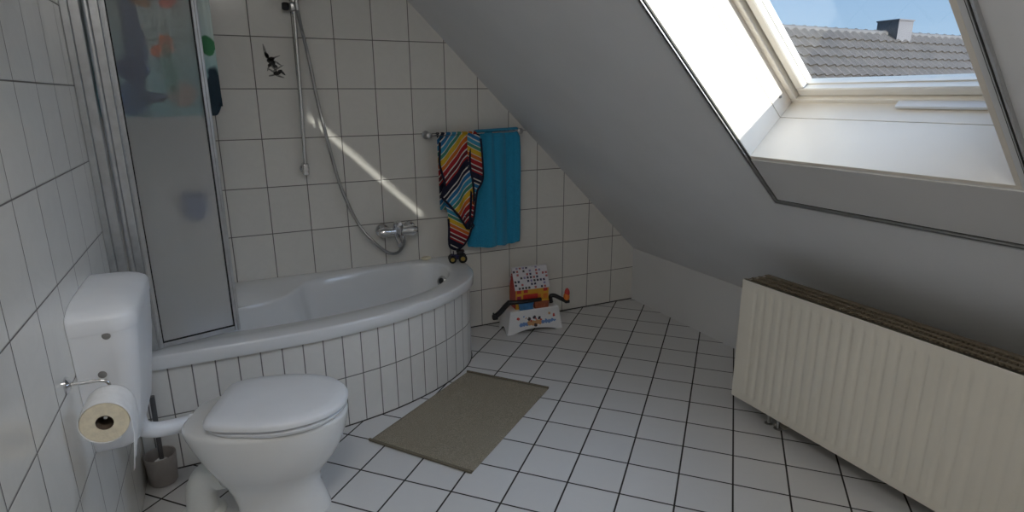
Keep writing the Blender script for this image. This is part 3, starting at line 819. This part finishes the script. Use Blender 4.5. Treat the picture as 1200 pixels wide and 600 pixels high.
def mk_print():
    k = N('printed_stool_front'); s_ = k.sep(k.coord('UV')); u, v = s_[0], s_[1]
    wob = k.math('MULTIPLY', k.math('SUBTRACT', k.noise(k.coord('UV'), 70, 2), .5), .02)
    uu = k.math('ADD', u, wob); vv = k.math('SUBTRACT', v, wob)
    c = (0.80, 0.81, 0.83)
    BL, TN, RD, DK = (.16, .30, .62), (.62, .34, .16), (.55, .06, .05), (.05, .04, .05)
    S_ = [(-.098+.021*i, .058+.003*(i % 2), .0125, .013, BL) for i in range(4)] + [(.052+.021*i, .060+.004*(i % 2), .0125, .012, BL) for i in range(4)]
    S_ += [(-.036, .064, .019, .016, TN), (-.012, .060, .02, .017, TN), (.012, .064, .018, .016, TN), (.030, .062, .015, .014, TN)]
    S_ += [(a, z, .012, .011, DK) for a, z in ((-.040, .090), (-.006, .098), (.028, .090), (.002, .046))] + [(a, z, .006, .006, RD) for a, z in ((-.028, .078), (.006, .086), (.040, .078))]
    S_ += [(-.115, .100, .009, .009, RD), (-.078, .112, .006, .006, BL), (.098, .112, .008, .008, TN), (.128, .096, .010, .010, RD), (.135, .060, .008, .008, BL), (-.062, .098, .006, .006, TN)]
    for cx_, cz_, rx_, rz_, col in S_:
        dx = k.math('DIVIDE', k.math('SUBTRACT', uu, cx_), rx_); dz = k.math('DIVIDE', k.math('SUBTRACT', vv, cz_), rz_)
        c = k.mix(k.math('LESS_THAN', k.math('ADD', k.math('MULTIPLY', dx, dx), k.math('MULTIPLY', dz, dz)), 1.0), c, col)
    k.bsdf(c, .3)
    return k.m
obj('printed_front', bm, mk_print(), stool, 0)

house = thing('toy_house', 'toy house with yellow walls and a printed white roof, on the white stool', 'toy', (-.73, -.13, HT))
def quad_uv(b, pts, T=TS):
    u = b.loops.layers.uv.verify()
    f = b.faces.new([b.verts.new(T(*p)) for p in pts])
    for lp, q in zip(f.loops, ((0, 0), (1, 0), (1, 1), (0, 1))): lp[u].uv = q
hx0, hx1, hy0, hy1, hz = -.118, .106, -.045, .062, .292
bm = BM(); bm.loops.layers.uv.new('UVMap')
quad_uv(bm, ((hx0, hy0, HT), (hx1, hy0, HT), (hx1, hy0, hz), (hx0, hy0, hz)))
obj('printed_wall', bm, M['wall_print'], house, 0).modifiers.new('thickness', 'SOLIDIFY').thickness = .004
bm = BM(); bm.loops.layers.uv.new('UVMap')
quad_uv(bm, ((hx1, hy1, HT), (hx0, hy1, HT), (hx0, hy1, hz), (hx1, hy1, hz)))
obj('printed_wall', bm, M['wall_print'], house, 0).modifiers.new('thickness', 'SOLIDIFY').thickness = .004
rd = (hy0+hy1)/2; hr = .415
for x in (hx0+.004, hx1-.001):
    bm = BM(); add_prism(bm, [(hy0+.001, HT), (hy1-.001, HT), (hy1-.001, hz), (rd, hr-.012), (hy0+.001, hz)], x-.004, x, 'yz', TS)
    obj('gable_wall', bm, M['red'], house, 0)
bm = BM(); bm.loops.layers.uv.new('UVMap')
quad_uv(bm, ((hx0-.008, hy0-.012, hz-.012), (hx1+.004, hy0-.012, hz-.012), (hx1+.004, rd, hr), (hx0-.008, rd, hr)))
obj('printed_roof', bm, M['roof_print'], house, 0).modifiers.new('thickness', 'SOLIDIFY').thickness = .006
bm = BM(); bm.loops.layers.uv.new('UVMap'); quad_uv(bm, ((hx1+.004, hy1+.012, hz-.012), (hx0-.008, hy1+.012, hz-.012), (hx0-.008, rd, hr), (hx1+.004, rd, hr)))
obj('printed_roof', bm, M['roof_print'], house, 0).modifiers.new('thickness', 'SOLIDIFY').thickness = .006
bm = BM(); add_box(bm, (-.07, hy0-.006, HT+.055), (.03, hy0-.001, HT+.095), .002, 1, TS); obj('red_sign', bm, M['red'], house, 0)
bm = BM(); add_box(bm, (.035, -.056, HT+.030), (.105, -.0465, HT+.050), .003, 2, TS); obj('yellow_shelf', bm, M['yellow'], house, 0)

def toybox(name, a0, a1, mat_, lab):
    bm = BM()
    z0, z1, y0, y1 = HT, HT+.040, -.067, -.0475
    add_loft(bm, [[(a0, y0, z0), (a1, y0, z0), (a1, y1, z0), (a0, y1, z0)], [(a0-.002, y0-.001, z1), (a1+.002, y0-.001, z1), (a1+.002, y1, z1), (a0-.002, y1, z1)]], T=TS)
    add_box(bm, (a0-.005, y0-.0035, z1-.003), (a1+.005, y1+.0005, z1+.004), .0015, 1, TS)
    for i in range(4):
        x = a0+(a1-a0)*(i+.5)/4; add_box(bm, (x-.008, y0-.0025, z0+.006), (x+.008, y0, z1-.008), .001, 1, TS)
    tag(obj(name, bm, mat_), lab, 'toy')
toybox('toy_crate', -.098, -.010, M['box_blue'], 'blue toy crate at the left front of the white stool, below the toy house')
toybox('toy_crate', .004, .096, M['box_brown'], 'reddish brown toy crate at the right front of the white stool')
# black toys sticking out at both sides
bm = BM()
add_tube(bm, catmull([(-.155, -.03, HT+.050), (-.19, -.05, HT+.035), (-.225, -.065, HT+.010), (-.262, -.075, HT-.012)], 6), [.017]*19, 12, True, TS)
add_tube(bm, [(.045, -.066, HT+.058), (-.04, -.066, HT+.058), (-.12, -.066, HT+.058), (-.160, -.042, HT+.052)], [.012, .012, .013, .016], 12, True, TS)
add_box(bm, (-.285, -.092, HT-.032), (-.250, -.060, HT-.002), .007, 2, TS)
add_box(bm, (-.280, -.088, HT-.002), (-.272, -.066, HT+.012), .003, 1, TS)
tag(obj('toy_hammer', bm, M['black_plastic']), 'black plastic toy sticking out over the left edge of the stool', 'toy')
arm = thing('toy_torch', 'black toy rod over the right stool edge carrying an orange red flame piece', 'toy', TS(.14, -.03, HT))
bm = BM()
add_tube(bm, catmull([(.132, -.03, HT+.014), (.126, -.032, HT+.055), (.150, -.038, HT+.060), (.185, -.05, HT+.042), (.222, -.06, HT+.022)], 6), .0135, 12, True, TS)
add_box(bm, (.212, -.076, HT+.008), (.245, -.046, HT+.030), .006, 2, TS)
obj('rod', bm, M['black_plastic'], arm)
def flame(b, a, z0, h, r):
    prof = [(r*.6, 0), (r*.95, h*.15), (r, h*.4), (r*.86, h*.65), (r*.55, h*.88), (r*.15, h)]
    add_lathe(b, prof, TS(a, -.06, z0), (0, 0, 1), 14)
bm = BM(); flame(bm, .226, HT+.029, .055, .021); obj('flame', bm, M['orange'], arm)
bm = BM(); flame(bm, .230, HT+.058, .050, .018); obj('flame_tip', bm, M['red'], arm)

# ------------------------------------------------------------------ bath mat
bm = BM()
mc = [(-1.973, -1.017), (-1.660, -1.432), (-1.041, -.952), (-1.345, -.590)]
def mp(u, v):
    a, b, c, d = [Vector(p) for p in mc]
    p = a.lerp(b, u).lerp(d.lerp(c, u), v)
    return p
n = 40
G = []
for j in range(n+1):
    row = []
    for i in range(n+1):
        p = mp(i/n, j/n); w = .0025*noise.noise(Vector((p.x*5, p.y*5, 0)))
        edge = min(i, j, n-i, n-j)
        z = .0095 + w if edge > 0 else .002
        row.append(bm.verts.new((p.x, p.y, z)))
    G.append(row)
for j in range(n):
    for i in range(n): bm.faces.new((G[j][i], G[j][i+1], G[j+1][i+1], G[j+1][i]))
bot = [G[0][i] for i in range(n+1)] + [G[j][n] for j in range(1, n+1)] + [G[n][i] for i in range(n-1, -1, -1)] + [G[j][0] for j in range(n-1, 0, -1)]
low = [bm.verts.new((v.co.x, v.co.y, 0.0005)) for v in bot]
for i in range(len(bot)):
    k = (i+1) % len(bot); bm.faces.new((bot[i], low[i], low[k], bot[k]))
bm.faces.new(low)
bmat = tag(obj('bath_mat', bm, M['mat'], None, 60), 'rectangular grey brown bath mat lying on the floor tiles before the bath', 'bath mat')
bm = BM()
bm.free()
for v0 in (0.0, 1.0):
    bm = BM(); pth = [(*mp(u/20, v0), .007) for u in range(21)]
    add_tube(bm, pth, .0065, 8)
    obj('hem', bm, M['mat_hem'], bmat)

# ------------------------------------------------------------------ toilet
TH0 = math.radians(-20.0)
TO = (-2.512, -1.250)
def TT(a, b, c):
    ca, sa = math.cos(TH0), math.sin(TH0)
    return Vector((TO[0]+a*ca-b*sa, TO[1]+a*sa+b*ca, c))
wc = thing('toilet', 'white floor standing toilet with closed lid in front of the bath', 'toilet', TT(.15, 0, 0))
def dshape(x0, x1, hw, back=.75, n=64, e=4.0):
    """egg outline: squarish back at x0, round front at x1"""
    L = x1-x0; out = []
    xm = x0 + L*.45
    for i in range(n):
        t = 2*PI*i/n; c, s = math.cos(t), math.sin(t)
        if c >= 0:
            x = xm + (x1-xm)*abs(c)**(2/2.1); y = hw*math.copysign(abs(s)**(2/2.1), s)
        else:
            x = xm - (xm-x0)*abs(c)**(2/e)
            y = hw*math.copysign(abs(s)**(2/e), s)
            f = (xm-x)/(xm-x0); y *= 1-(1-back)*f**1.7
        out.append((x, y))
    return out
def lev(o, z): return [(x, y, z) for x, y in o]
bm = BM()
body = [(.030, .338, .104, .9, 0.0), (.030, .338, .104, .9, .006), (.024, .322, .094, .9, .06), (.010, .308, .096, .9, .11), (-.006, .318, .112, .9, .155), (-.022, .346, .134, .88, .19), (-.042, .376, .155, .84, .23),
        (-.066, .400, .171, .80, .275), (-.088, .416, .180, .76, .32), (-.104, .424, .184, .74, .355), (-.110, .427, .186, .73, .378), (-.108, .426, .185, .73, .389), (-.098, .414, .175, .73, .395)]
add_loft(bm, [lev(dshape(a, b, hw, bk), z) for a, b, hw, bk, z in body], T=TT)
obj('bowl', bm, M['ceramic'], wc, 60)
bm = BM()
add_loft(bm, [lev(dshape(.000, .420, .182, .80, 64, 7), .3965), lev(dshape(-.004, .424, .187, .80, 64, 7), .401), lev(dshape(-.004, .424, .187, .80, 64, 7), .409), lev(dshape(.002, .416, .178, .80, 64, 7), .4125)], T=TT)
obj('seat', bm, M['plastic_white'], wc, 50)
bm = BM()
add_loft(bm, [lev(dshape(-.006, .418, .178, .82, 64, 7), .4165), lev(dshape(-.014, .430, .190, .84, 64, 8), .422), lev(dshape(-.014, .430, .190, .84, 64, 8), .434), lev(dshape(-.006, .422, .183, .80, 64, 7), .443), lev(dshape(.03, .385, .150, .80, 64, 7), .449), lev(dshape(.10, .30, .08, .8), .451)], T=TT)
obj('lid', bm, M['plastic_white'], wc, 60)
for sgn in (-1, 1):
    bm = BM(); add_tube(bm, [(-.012, sgn*.06, .408), (-.012, sgn*.10, .408)], .0125, 14, True, TT); add_tube(bm, [(-.02, sgn*.08, .394), (-.02, sgn*.08, .412)], .011, 14, True, TT); obj('hinge', bm, M['plastic_white'], wc)
bm = BM()
bend = catmull([(.05, 0, .165), (-.02, 0, .165), (-.075, 0, .150), (-.105, 0, .105), (-.112, 0, .05), (-.112, 0, .0)], 6)
add_tube(bm, bend, .052, 24, True, TT)
add_tube(bm, [(-.020, 0, .165), (-.048, 0, .160)], .060, 24, True, TT)
dr = obj('drain_elbow', bm, M['plastic_pipe'], wc, 50)
bm = BM(); add_lathe(bm, [(.075, 0.0), (.075, .006), (.068, .014), (.056, .017)], TT(-.112, 0, 0), (0, 0, 1), 32); obj('floor_collar', bm, M['plastic_pipe'], dr)
bm = BM()
e = TT(-.112, 0, .362)
add_tube(bm, catmull([(-2.750, -1.30, .4885), (-2.750, -1.30, .465), (-2.742, -1.296, .425), (-2.712, -1.283, .402), (-2.67, -1.262, .388), tuple(e), tuple(TT(-.085, 0, .352))], 6), .026, 20)
add_lathe(bm, [(.032, 0), (.034, .012), (.032, .024)], e, (.94, -.34, -.05), 24)
obj('flush_pipe', bm, M['plastic_white'], wc, 50)

# cistern on the left wall
cis = thing('toilet_cistern', 'white plastic flushing cistern on the left wall behind the toilet', 'cistern', (XL, -1.345, .46))
CYc = -1.345
def cring(dep, hw, z, r=.045, n=10):
    """rectangle against the wall, rounded on the room side"""
    x0, x1 = XL+.001, XL+dep; pts = [(x0, CYc+hw), (x0, CYc-hw)]
    for cy_, a0 in ((CYc-hw+r, -PI/2), (CYc+hw-r, 0)):
        for i in range(n+1):
            a = a0+PI/2*i/n; pts.append((x1-r+r*math.cos(a), cy_+r*math.sin(a)))
    return [(x, y, z) for x, y in pts]
bm = BM()
add_loft(bm, [cring(.085, .150, .488), cring(.100, .180, .492), cring(.110, .190, .505), cring(.122, .205, .59), cring(.140, .216, .72, .05), cring(.150, .222, .835, .06), cring(.151, .223, .853, .06)])
obj('tank', bm, M['plastic_white'], cis, 50)
bm = BM()
add_loft(bm, [cring(.152, .224, .852, .06), cring(.153, .225, .856, .06), cring(.155, .226, .888, .07), cring(.151, .222, .899, .07), cring(.142, .212, .907, .07), cring(.12, .18, .917, .06), cring(.09, .14, .923, .05), cring(.05, .08, .926, .02)])
obj('cistern_lid', bm, M['plastic_white'], cis, 60)
for x, z, r in ((-2.738, .846, .012), (-2.764, .737, .012)):
    bm = BM(); add_lathe(bm, [(r, 0), (r, .006), (r*.75, .010), (r*.3, .011)], (x, CYc-.214+(.84-z)*.05, z), (0, -1, 0), 20); obj('side_plug', bm, M['grey_plug'], cis, label='grey round plug')

# toilet paper
tp = thing('toilet_paper_roll', 'toilet paper roll with a loose sheet hanging, on the left wall', 'toilet paper', (-2.735, -1.73, .70))
rc, rr_ = Vector((-2.735, 0, .700)), .051
bm = BM(); add_lathe(bm, [(.019, 0), (rr_-.001, 0), (rr_, .001), (rr_, .098), (rr_-.001, .099), (.019, .099), (.019, 0)], (rc.x, -1.78, rc.z), (0, 1, 0), 40, False, False); obj('roll', bm, M['paper_edge'], tp, 40, label='cream end of the rolled paper')
bm = BM(); rings = []
prof = [(rc.x+(rr_+.0015)*math.cos(a), rc.z+(rr_+.0015)*math.sin(a)) for a in [math.radians(300-10*i) for i in range(30)]]
prof += [(rc.x+rr_+.002, rc.z), (rc.x+rr_+.003, rc.z-.04), (rc.x+rr_-.004, rc.z-.08), (rc.x+rr_-.012, rc.z-.115)]
for (x, z), k in zip(prof, range(len(prof))):
    slope_ = max(0, k-31)/2
    rings.append([(x+.002*math.sin(j*1.3)*slope_, -1.781+.101*j/12, z - .028*slope_*(1-j/12)) for j in range(13)])
add_loft(bm, rings, False, False, False)
o = obj('loose_sheet', bm, M['paper'], tp, 180); q = o.modifiers.new('thickness', 'SOLIDIFY'); q.thickness = .0012; q.offset = 1
bm = BM(); add_lathe(bm, [(.0185, 0), (.0185, .097), (.0165, .097), (.0165, 0)], (rc.x, -1.779, rc.z), (0, 1, 0), 24, False, False); obj('core', bm, M['card'], tp)
hd = thing('paper_holder', 'chrome wire paper holder screwed to the left wall inside the paper roll', 'toilet paper holder', (XL, -1.70, .76))
bm = BM(); add_tube(bm, catmull([(XL+.004, -1.665, .765), (XL+.03, -1.665, .765), (-2.74, -1.665, .760), (-2.732, -1.667, .73), (-2.735, -1.668, .706), (-2.735, -1.69, .704), (-2.735, -1.76, .704)], 6), .0042, 10); obj('wire_arm', bm, M['chrome'], hd)
bm = BM(); add_lathe(bm, [(.022, 0), (.022, .004), (.012, .010)], (XL, -1.665, .765), (1, 0, 0), 20); obj('wall_plate', bm, M['chrome'], hd)

# toilet brush
tbx = thing('toilet_brush', 'grey brown toilet brush pot with a dark handle, in the corner by the bath', 'toilet brush', (-2.762, -.937, 0))
bo = (-2.762, -.938, 0)
bm = BM(); add_lathe(bm, [(.046, .0), (.049, .004), (.053, .06), (.056, .118), (.0555, .121), (.052, .119), (.049, .06), (.045, .012), (.0, .010)], bo, (0, 0, 1), 36, True, False); obj('pot', bm, M['brush_grey'], tbx)
bm = BM(); add_tube(bm, [(-2.758, -.938, .03), (-2.757, -.936, .15), (-2.754, -.930, .362)], [.008, .0085, .0095], 14); hb = obj('handle', bm, M['handle_grey'], tbx)
bm = BM(); add_lathe(bm, [(.012, .0), (.028, .012), (.030, .05), (.024, .075), (.01, .085)], (-2.759, -.938, .014), (-.03, .02, 1), 24); obj('brush_head', bm, M['bristle'], tbx)

# ------------------------------------------------------------------ radiator
rad = thing('radiator', 'cream panel radiator with grille top standing under the roof window', 'radiator', (-.28, -2.2, 0))
RX0, RX1, RY0, RY1, RZ0, RZ1 = -.360, -.200, -3.02, -1.512, .078, .652
def RP(a, b, c): return Vector((a, b, c))
bm = BM()
# front sheet with shallow vertical channels
pitch = .0450
y0, y1 = RY0+.020, RY1-.020
nfl = int((y1-y0-.03)/pitch); st = (y0+y1)/2 - nfl*pitch/2
zt = [RZ0, RZ0+.030, RZ0+.042, RZ1-.050, RZ1-.038, RZ1]
ys = [RY0]; fl = [0]
for i in range(nfl):
    c = st+pitch*(i+.5)
    for dy, d in ((-.014, 0), (-.008, .5), (-.005, 1), (.005, 1), (.008, .5), (.014, 0)):
        ys.append(c+dy); fl.append(d)
ys.append(RY1); fl.append(0)
G = []
for z, kz in zip(zt, (0, 0, 1, 1, 0, 0)):
    G.append([bm.verts.new((RX0 + .0038*f*kz, y, z)) for y, f in zip(ys, fl)])
for a, b in zip(G[:-1], G[1:]):
    for i in range(len(ys)-1): bm.faces.new((a[i], a[i+1], b[i+1], b[i]))
# folded-back edges so that the sheet has thickness
back = {}
def ext(vs):
    w_ = [bm.verts.new((RX0+.016, v.co.y, v.co.z)) for v in vs]
    for i in range(len(vs)-1): bm.faces.new((vs[i], vs[i+1], w_[i+1], w_[i]))
ext(G[0]); ext(G[-1]); ext([r[0] for r in G]); ext([r[-1] for r in G])
obj('front_panel', bm, M['rad'], rad, 35)
bm = BM(); add_box(bm, (RX1-.014, RY0, RZ0), (RX1, RY1, RZ1-.008), .004, 2); obj('rear_panel', bm, M['rad'], rad, 30)
for y in (RY0+.004, RY1-.006):
    bm = BM(); add_box(bm, (RX0+.012, y-.003, RZ0+.02), (RX1-.008, y+.003, RZ1-.004), .002, 1)
    obj('side_panel', bm, M['rad'], rad, 30)
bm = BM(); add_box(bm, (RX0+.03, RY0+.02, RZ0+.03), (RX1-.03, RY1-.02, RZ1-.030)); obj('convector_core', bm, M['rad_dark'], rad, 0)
bm = BM()
gx = [RX0+.010, RX0+.044, RX0+.052, RX0+.086, RX0+.094, RX0+.128]
for a, b in ((RX0+.002, RX0+.020), (RX0+.050, RX0+.062), (RX0+.092, RX0+.104), (RX0+.134, RX1+.002)):
    add_box(bm, (a, RY0, RZ1-.010), (b, RY1, RZ1), .0015, 1)
nb = int((RY1-RY0)/.016)
for i in range(nb+1):
    y = RY0+.004+(RY1-RY0-.008)*i/nb
    add_box(bm, (RX0+.018, y-.0022, RZ1-.012), (RX1-.006, y+.0022, RZ1-.003))
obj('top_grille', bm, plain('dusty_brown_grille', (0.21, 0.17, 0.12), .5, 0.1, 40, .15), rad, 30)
for y in (RY1-.22, RY0+.22):
    bm = BM()
    add_box(bm, (RX1-.055, y-.014, .0), (RX1-.025, y+.014, RZ0+.05), .004, 1); add_box(bm, (RX1-.085, y-.03, .0), (RX1+.005, y+.03, .006), .002, 1)
    obj('foot', bm, M['rad'], rad, 30)
bm = BM()
for dy in (-.025, .025):
    yv = RY1-.20+dy
    add_tube(bm, [(RX0+.06, yv, RZ0+.04), (RX0+.06, yv, RZ0-.012)], .012, 14); add_tube(bm, [(RX0+.06, yv, RZ0-.008), (RX0+.06, yv, RZ0-.030)], .017, 8)
    add_tube(bm, [(RX0+.06, yv, RZ0-.02), (RX0+.06, yv, 0)], .008, 12)
    add_lathe(bm, [(.018, 0), (.018, .004), (.010, .007)], (RX0+.06, yv, 0), (0, 0, 1), 18)
obj('valve_block', bm, M['chrome_dull'], rad, 40)

# ------------------------------------------------------------------ outside: the neighbour's roof
nh = thing('neighbouring_house', 'house across the way with a grey brown tiled roof and a chimney', 'house', (12.5, 7.4, -5))
YR, ZRG, RXA, RXB_ = 7.33, 2.985, 3.0, 26.0
bm = BM()
gauge, nrow = .31, 19
cols = []
nx = int((RXB_-RXA)/.30*8)
def wave(x):
    f = (x/.30) % 1.0
    return .052*(.5+.5*math.cos(2*PI*f)) if f < .62 else .052*(.5+.5*math.cos(2*PI*.62))*(1-(f-.62)/.38) + .052*((f-.62)/.38)
for r in range(nrow):
    a0, a1 = r*gauge, (r+1)*gauge+.02
    rows = []
    for a, lift in ((a0, .0), (a1, .045), (a1, .015)):
        rows.append([])
        for i in range(nx+1):
            x = RXA+(RXB_-RXA)*i/nx
            d = lift + wave(x)
            rows[-1].append((x, YR-.10-a*.7071-d*.7071, ZRG-.05-a*.7071+d*.7071))
    add_loft(bm, rows, False, False, False)
obj('tiled_roof', bm, M['rooftile'], nh, 25)
bm = BM()
nrd = int((RXB_-RXA)/.38)
for i in range(nrd):
    x = RXA+.38*i
    add_tube(bm, [(x, YR-.02, ZRG-.055), (x+.36, YR-.02, ZRG-.050), (x+.40, YR-.02, ZRG-.042)], [.105, .108, .116], 12)
obj('ridge_tiles', bm, plain('pale_ridge_tiles', (0.090, 0.080, 0.072), .75, 0, 2, .1), nh, 40)
bm = BM()
add_prism(bm, [(YR-.12, ZRG-.12), (YR-4.3, ZRG-4.30), (YR-4.0, -5), (YR+4.0, -5), (YR+4.3, ZRG-4.30), (YR+.12, ZRG-.12)], RXA+.3, RXB_-.3, 'yz')
obj('house_body', bm, M['render'], nh, 0)
bm = BM()
CH = [(13.727, 7.0), (14.331, 7.0), (14.331, 7.579), (13.727, 7.579)]
add_prism(bm, CH, ZRG-1.0, 3.27, 'xy'); 
ch = obj('chimney', bm, M['chimney_clad'], nh, 0)
bm = BM()
cc = Vector((sum(p[0] for p in CH)/4, sum(p[1] for p in CH)/4))
big = [tuple(cc+(Vector(p)-cc)*1.07) for p in CH]
add_prism(bm, big, 3.27, 3.305, 'xy'); obj('chimney_cap', bm, M['chimney_clad'], ch, 0)
bm = BM(); add_box(bm, (-8, -14, -5.2), (40, 24, -5)); struct(obj('ground', bm, M['ground'], smooth=0))

# ------------------------------------------------------------------ light
lamp = thing('fill_lamp', 'round opal fill lamp added out of view on the flat strip of ceiling', 'fill lamp', (-2.36, -3.0, ZT))  # added lamp, out of view, brightens the room beyond the window light
bm = BM(); add_lathe(bm, [(.29, 0), (.29, .03), (.275, .035)], (-2.36, -3.0, ZT), (0, 0, -1), 48); obj('fill_lamp_base', bm, M['plastic_white'], lamp)
k = N('fill_lamp_glow'); e_ = k.new('ShaderNodeEmission'); e_.inputs[0].default_value = (1.0, .965, .915, 1); e_.inputs[1].default_value = 15.0; k.surf(e_.outputs[0])
bm = BM(); add_lathe(bm, [(.272, .034), (.265, .055), (.20, .078), (.10, .088), (.0, .09)], (-2.36, -3.0, ZT), (0, 0, -1), 48, True, False); obj('fill_lamp_shade', bm, k.m, lamp)
sun = bpy.data.lights.new('sun', 'SUN'); sun.energy = 7.5; sun.angle = math.radians(1.2); sun.color = (1.0, .95, .86)
so = bpy.data.objects.new('sun', sun); link(so)
so.rotation_euler = Vector((-.3515, 1.0, -.291)).to_track_quat('-Z', 'Y').to_euler()
so.location = (4, -12, 6)

w = bpy.data.worlds.new('sky'); scene.world = w; w.use_nodes = True
t = w.node_tree; t.nodes.clear()
def wn(typ, **kw):
    n_ = t.nodes.new(typ)
    for a, b in kw.items(): setattr(n_, a, b)
    return n_
tc = wn('ShaderNodeTexCoord')
sp = wn('ShaderNodeSeparateXYZ'); t.links.new(tc.outputs['Generated'], sp.inputs[0])
mr = wn('ShaderNodeMapRange', interpolation_type='SMOOTHSTEP'); t.links.new(sp.outputs[2], mr.inputs[0]); mr.inputs[1].default_value = 0.02; mr.inputs[2].default_value = .35
sky = wn('ShaderNodeMix', data_type='RGBA'); t.links.new(mr.outputs[0], sky.inputs[0])
sky.inputs[6].default_value = (.52, .74, 1.0, 1); sky.inputs[7].default_value = (.22, .46, .92, 1)
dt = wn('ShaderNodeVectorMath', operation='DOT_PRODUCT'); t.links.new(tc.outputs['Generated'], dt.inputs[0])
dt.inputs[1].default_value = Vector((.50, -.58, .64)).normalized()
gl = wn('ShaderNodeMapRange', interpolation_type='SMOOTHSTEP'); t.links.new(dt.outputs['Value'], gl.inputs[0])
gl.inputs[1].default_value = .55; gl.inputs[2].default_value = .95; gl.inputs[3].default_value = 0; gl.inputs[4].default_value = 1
fill_glow = wn('ShaderNodeVectorMath', operation='SCALE'); fill_glow.inputs[0].default_value = (.78, .95, 1.24); t.links.new(gl.outputs[0], fill_glow.inputs['Scale'])  # bright sky patch added outside the view to light the room
sc2 = wn('ShaderNodeVectorMath', operation='SCALE'); t.links.new(fill_glow.outputs[0], sc2.inputs[0]); sc2.inputs['Scale'].default_value = 5.1
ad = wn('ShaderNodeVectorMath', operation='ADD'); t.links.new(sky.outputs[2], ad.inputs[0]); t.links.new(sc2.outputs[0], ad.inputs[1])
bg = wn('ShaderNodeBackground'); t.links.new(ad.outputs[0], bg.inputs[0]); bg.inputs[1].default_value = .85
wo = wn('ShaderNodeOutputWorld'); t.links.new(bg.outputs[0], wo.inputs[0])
w.cycles.sampling_method = 'MANUAL'; w.cycles.sample_map_resolution = 1024

# ------------------------------------------------------------------ camera
cam = bpy.data.cameras.new('camera'); co = bpy.data.objects.new('camera', cam); link(co)
cam.sensor_width = 36.0; cam.lens = 693.62/1200*36; cam.clip_start = .02
yaw, pitch_, roll = .4489, -.2652, -.0058
fwd = Vector((math.sin(yaw)*math.cos(pitch_), math.cos(yaw)*math.cos(pitch_), math.sin(pitch_)))
right = Vector((math.cos(yaw), -math.sin(yaw), 0)); up = right.cross(fwd)
r_ = math.cos(roll)*right + math.sin(roll)*up; u_ = -math.sin(roll)*right + math.cos(roll)*up
mt = Matrix((r_, u_, -fwd)).transposed().to_4x4(); mt.translation = (-2.4008, -3.3528, 1.4563)
co.matrix_world = mt
scene.camera = co

vs = scene.view_settings
vs.view_transform = 'Standard'; vs.look = 'None'; vs.gamma = 1.0; vs.exposure = 0.0; vs.use_curve_mapping = False
scene.cycles.max_bounces = 14; scene.cycles.diffuse_bounces = 8; scene.cycles.glossy_bounces = 4
scene.cycles.transmission_bounces = 8; scene.cycles.transparent_max_bounces = 12
scene.cycles.caustics_reflective = False; scene.cycles.sample_clamp_indirect = 6.0
scene.cycles.use_denoising = True
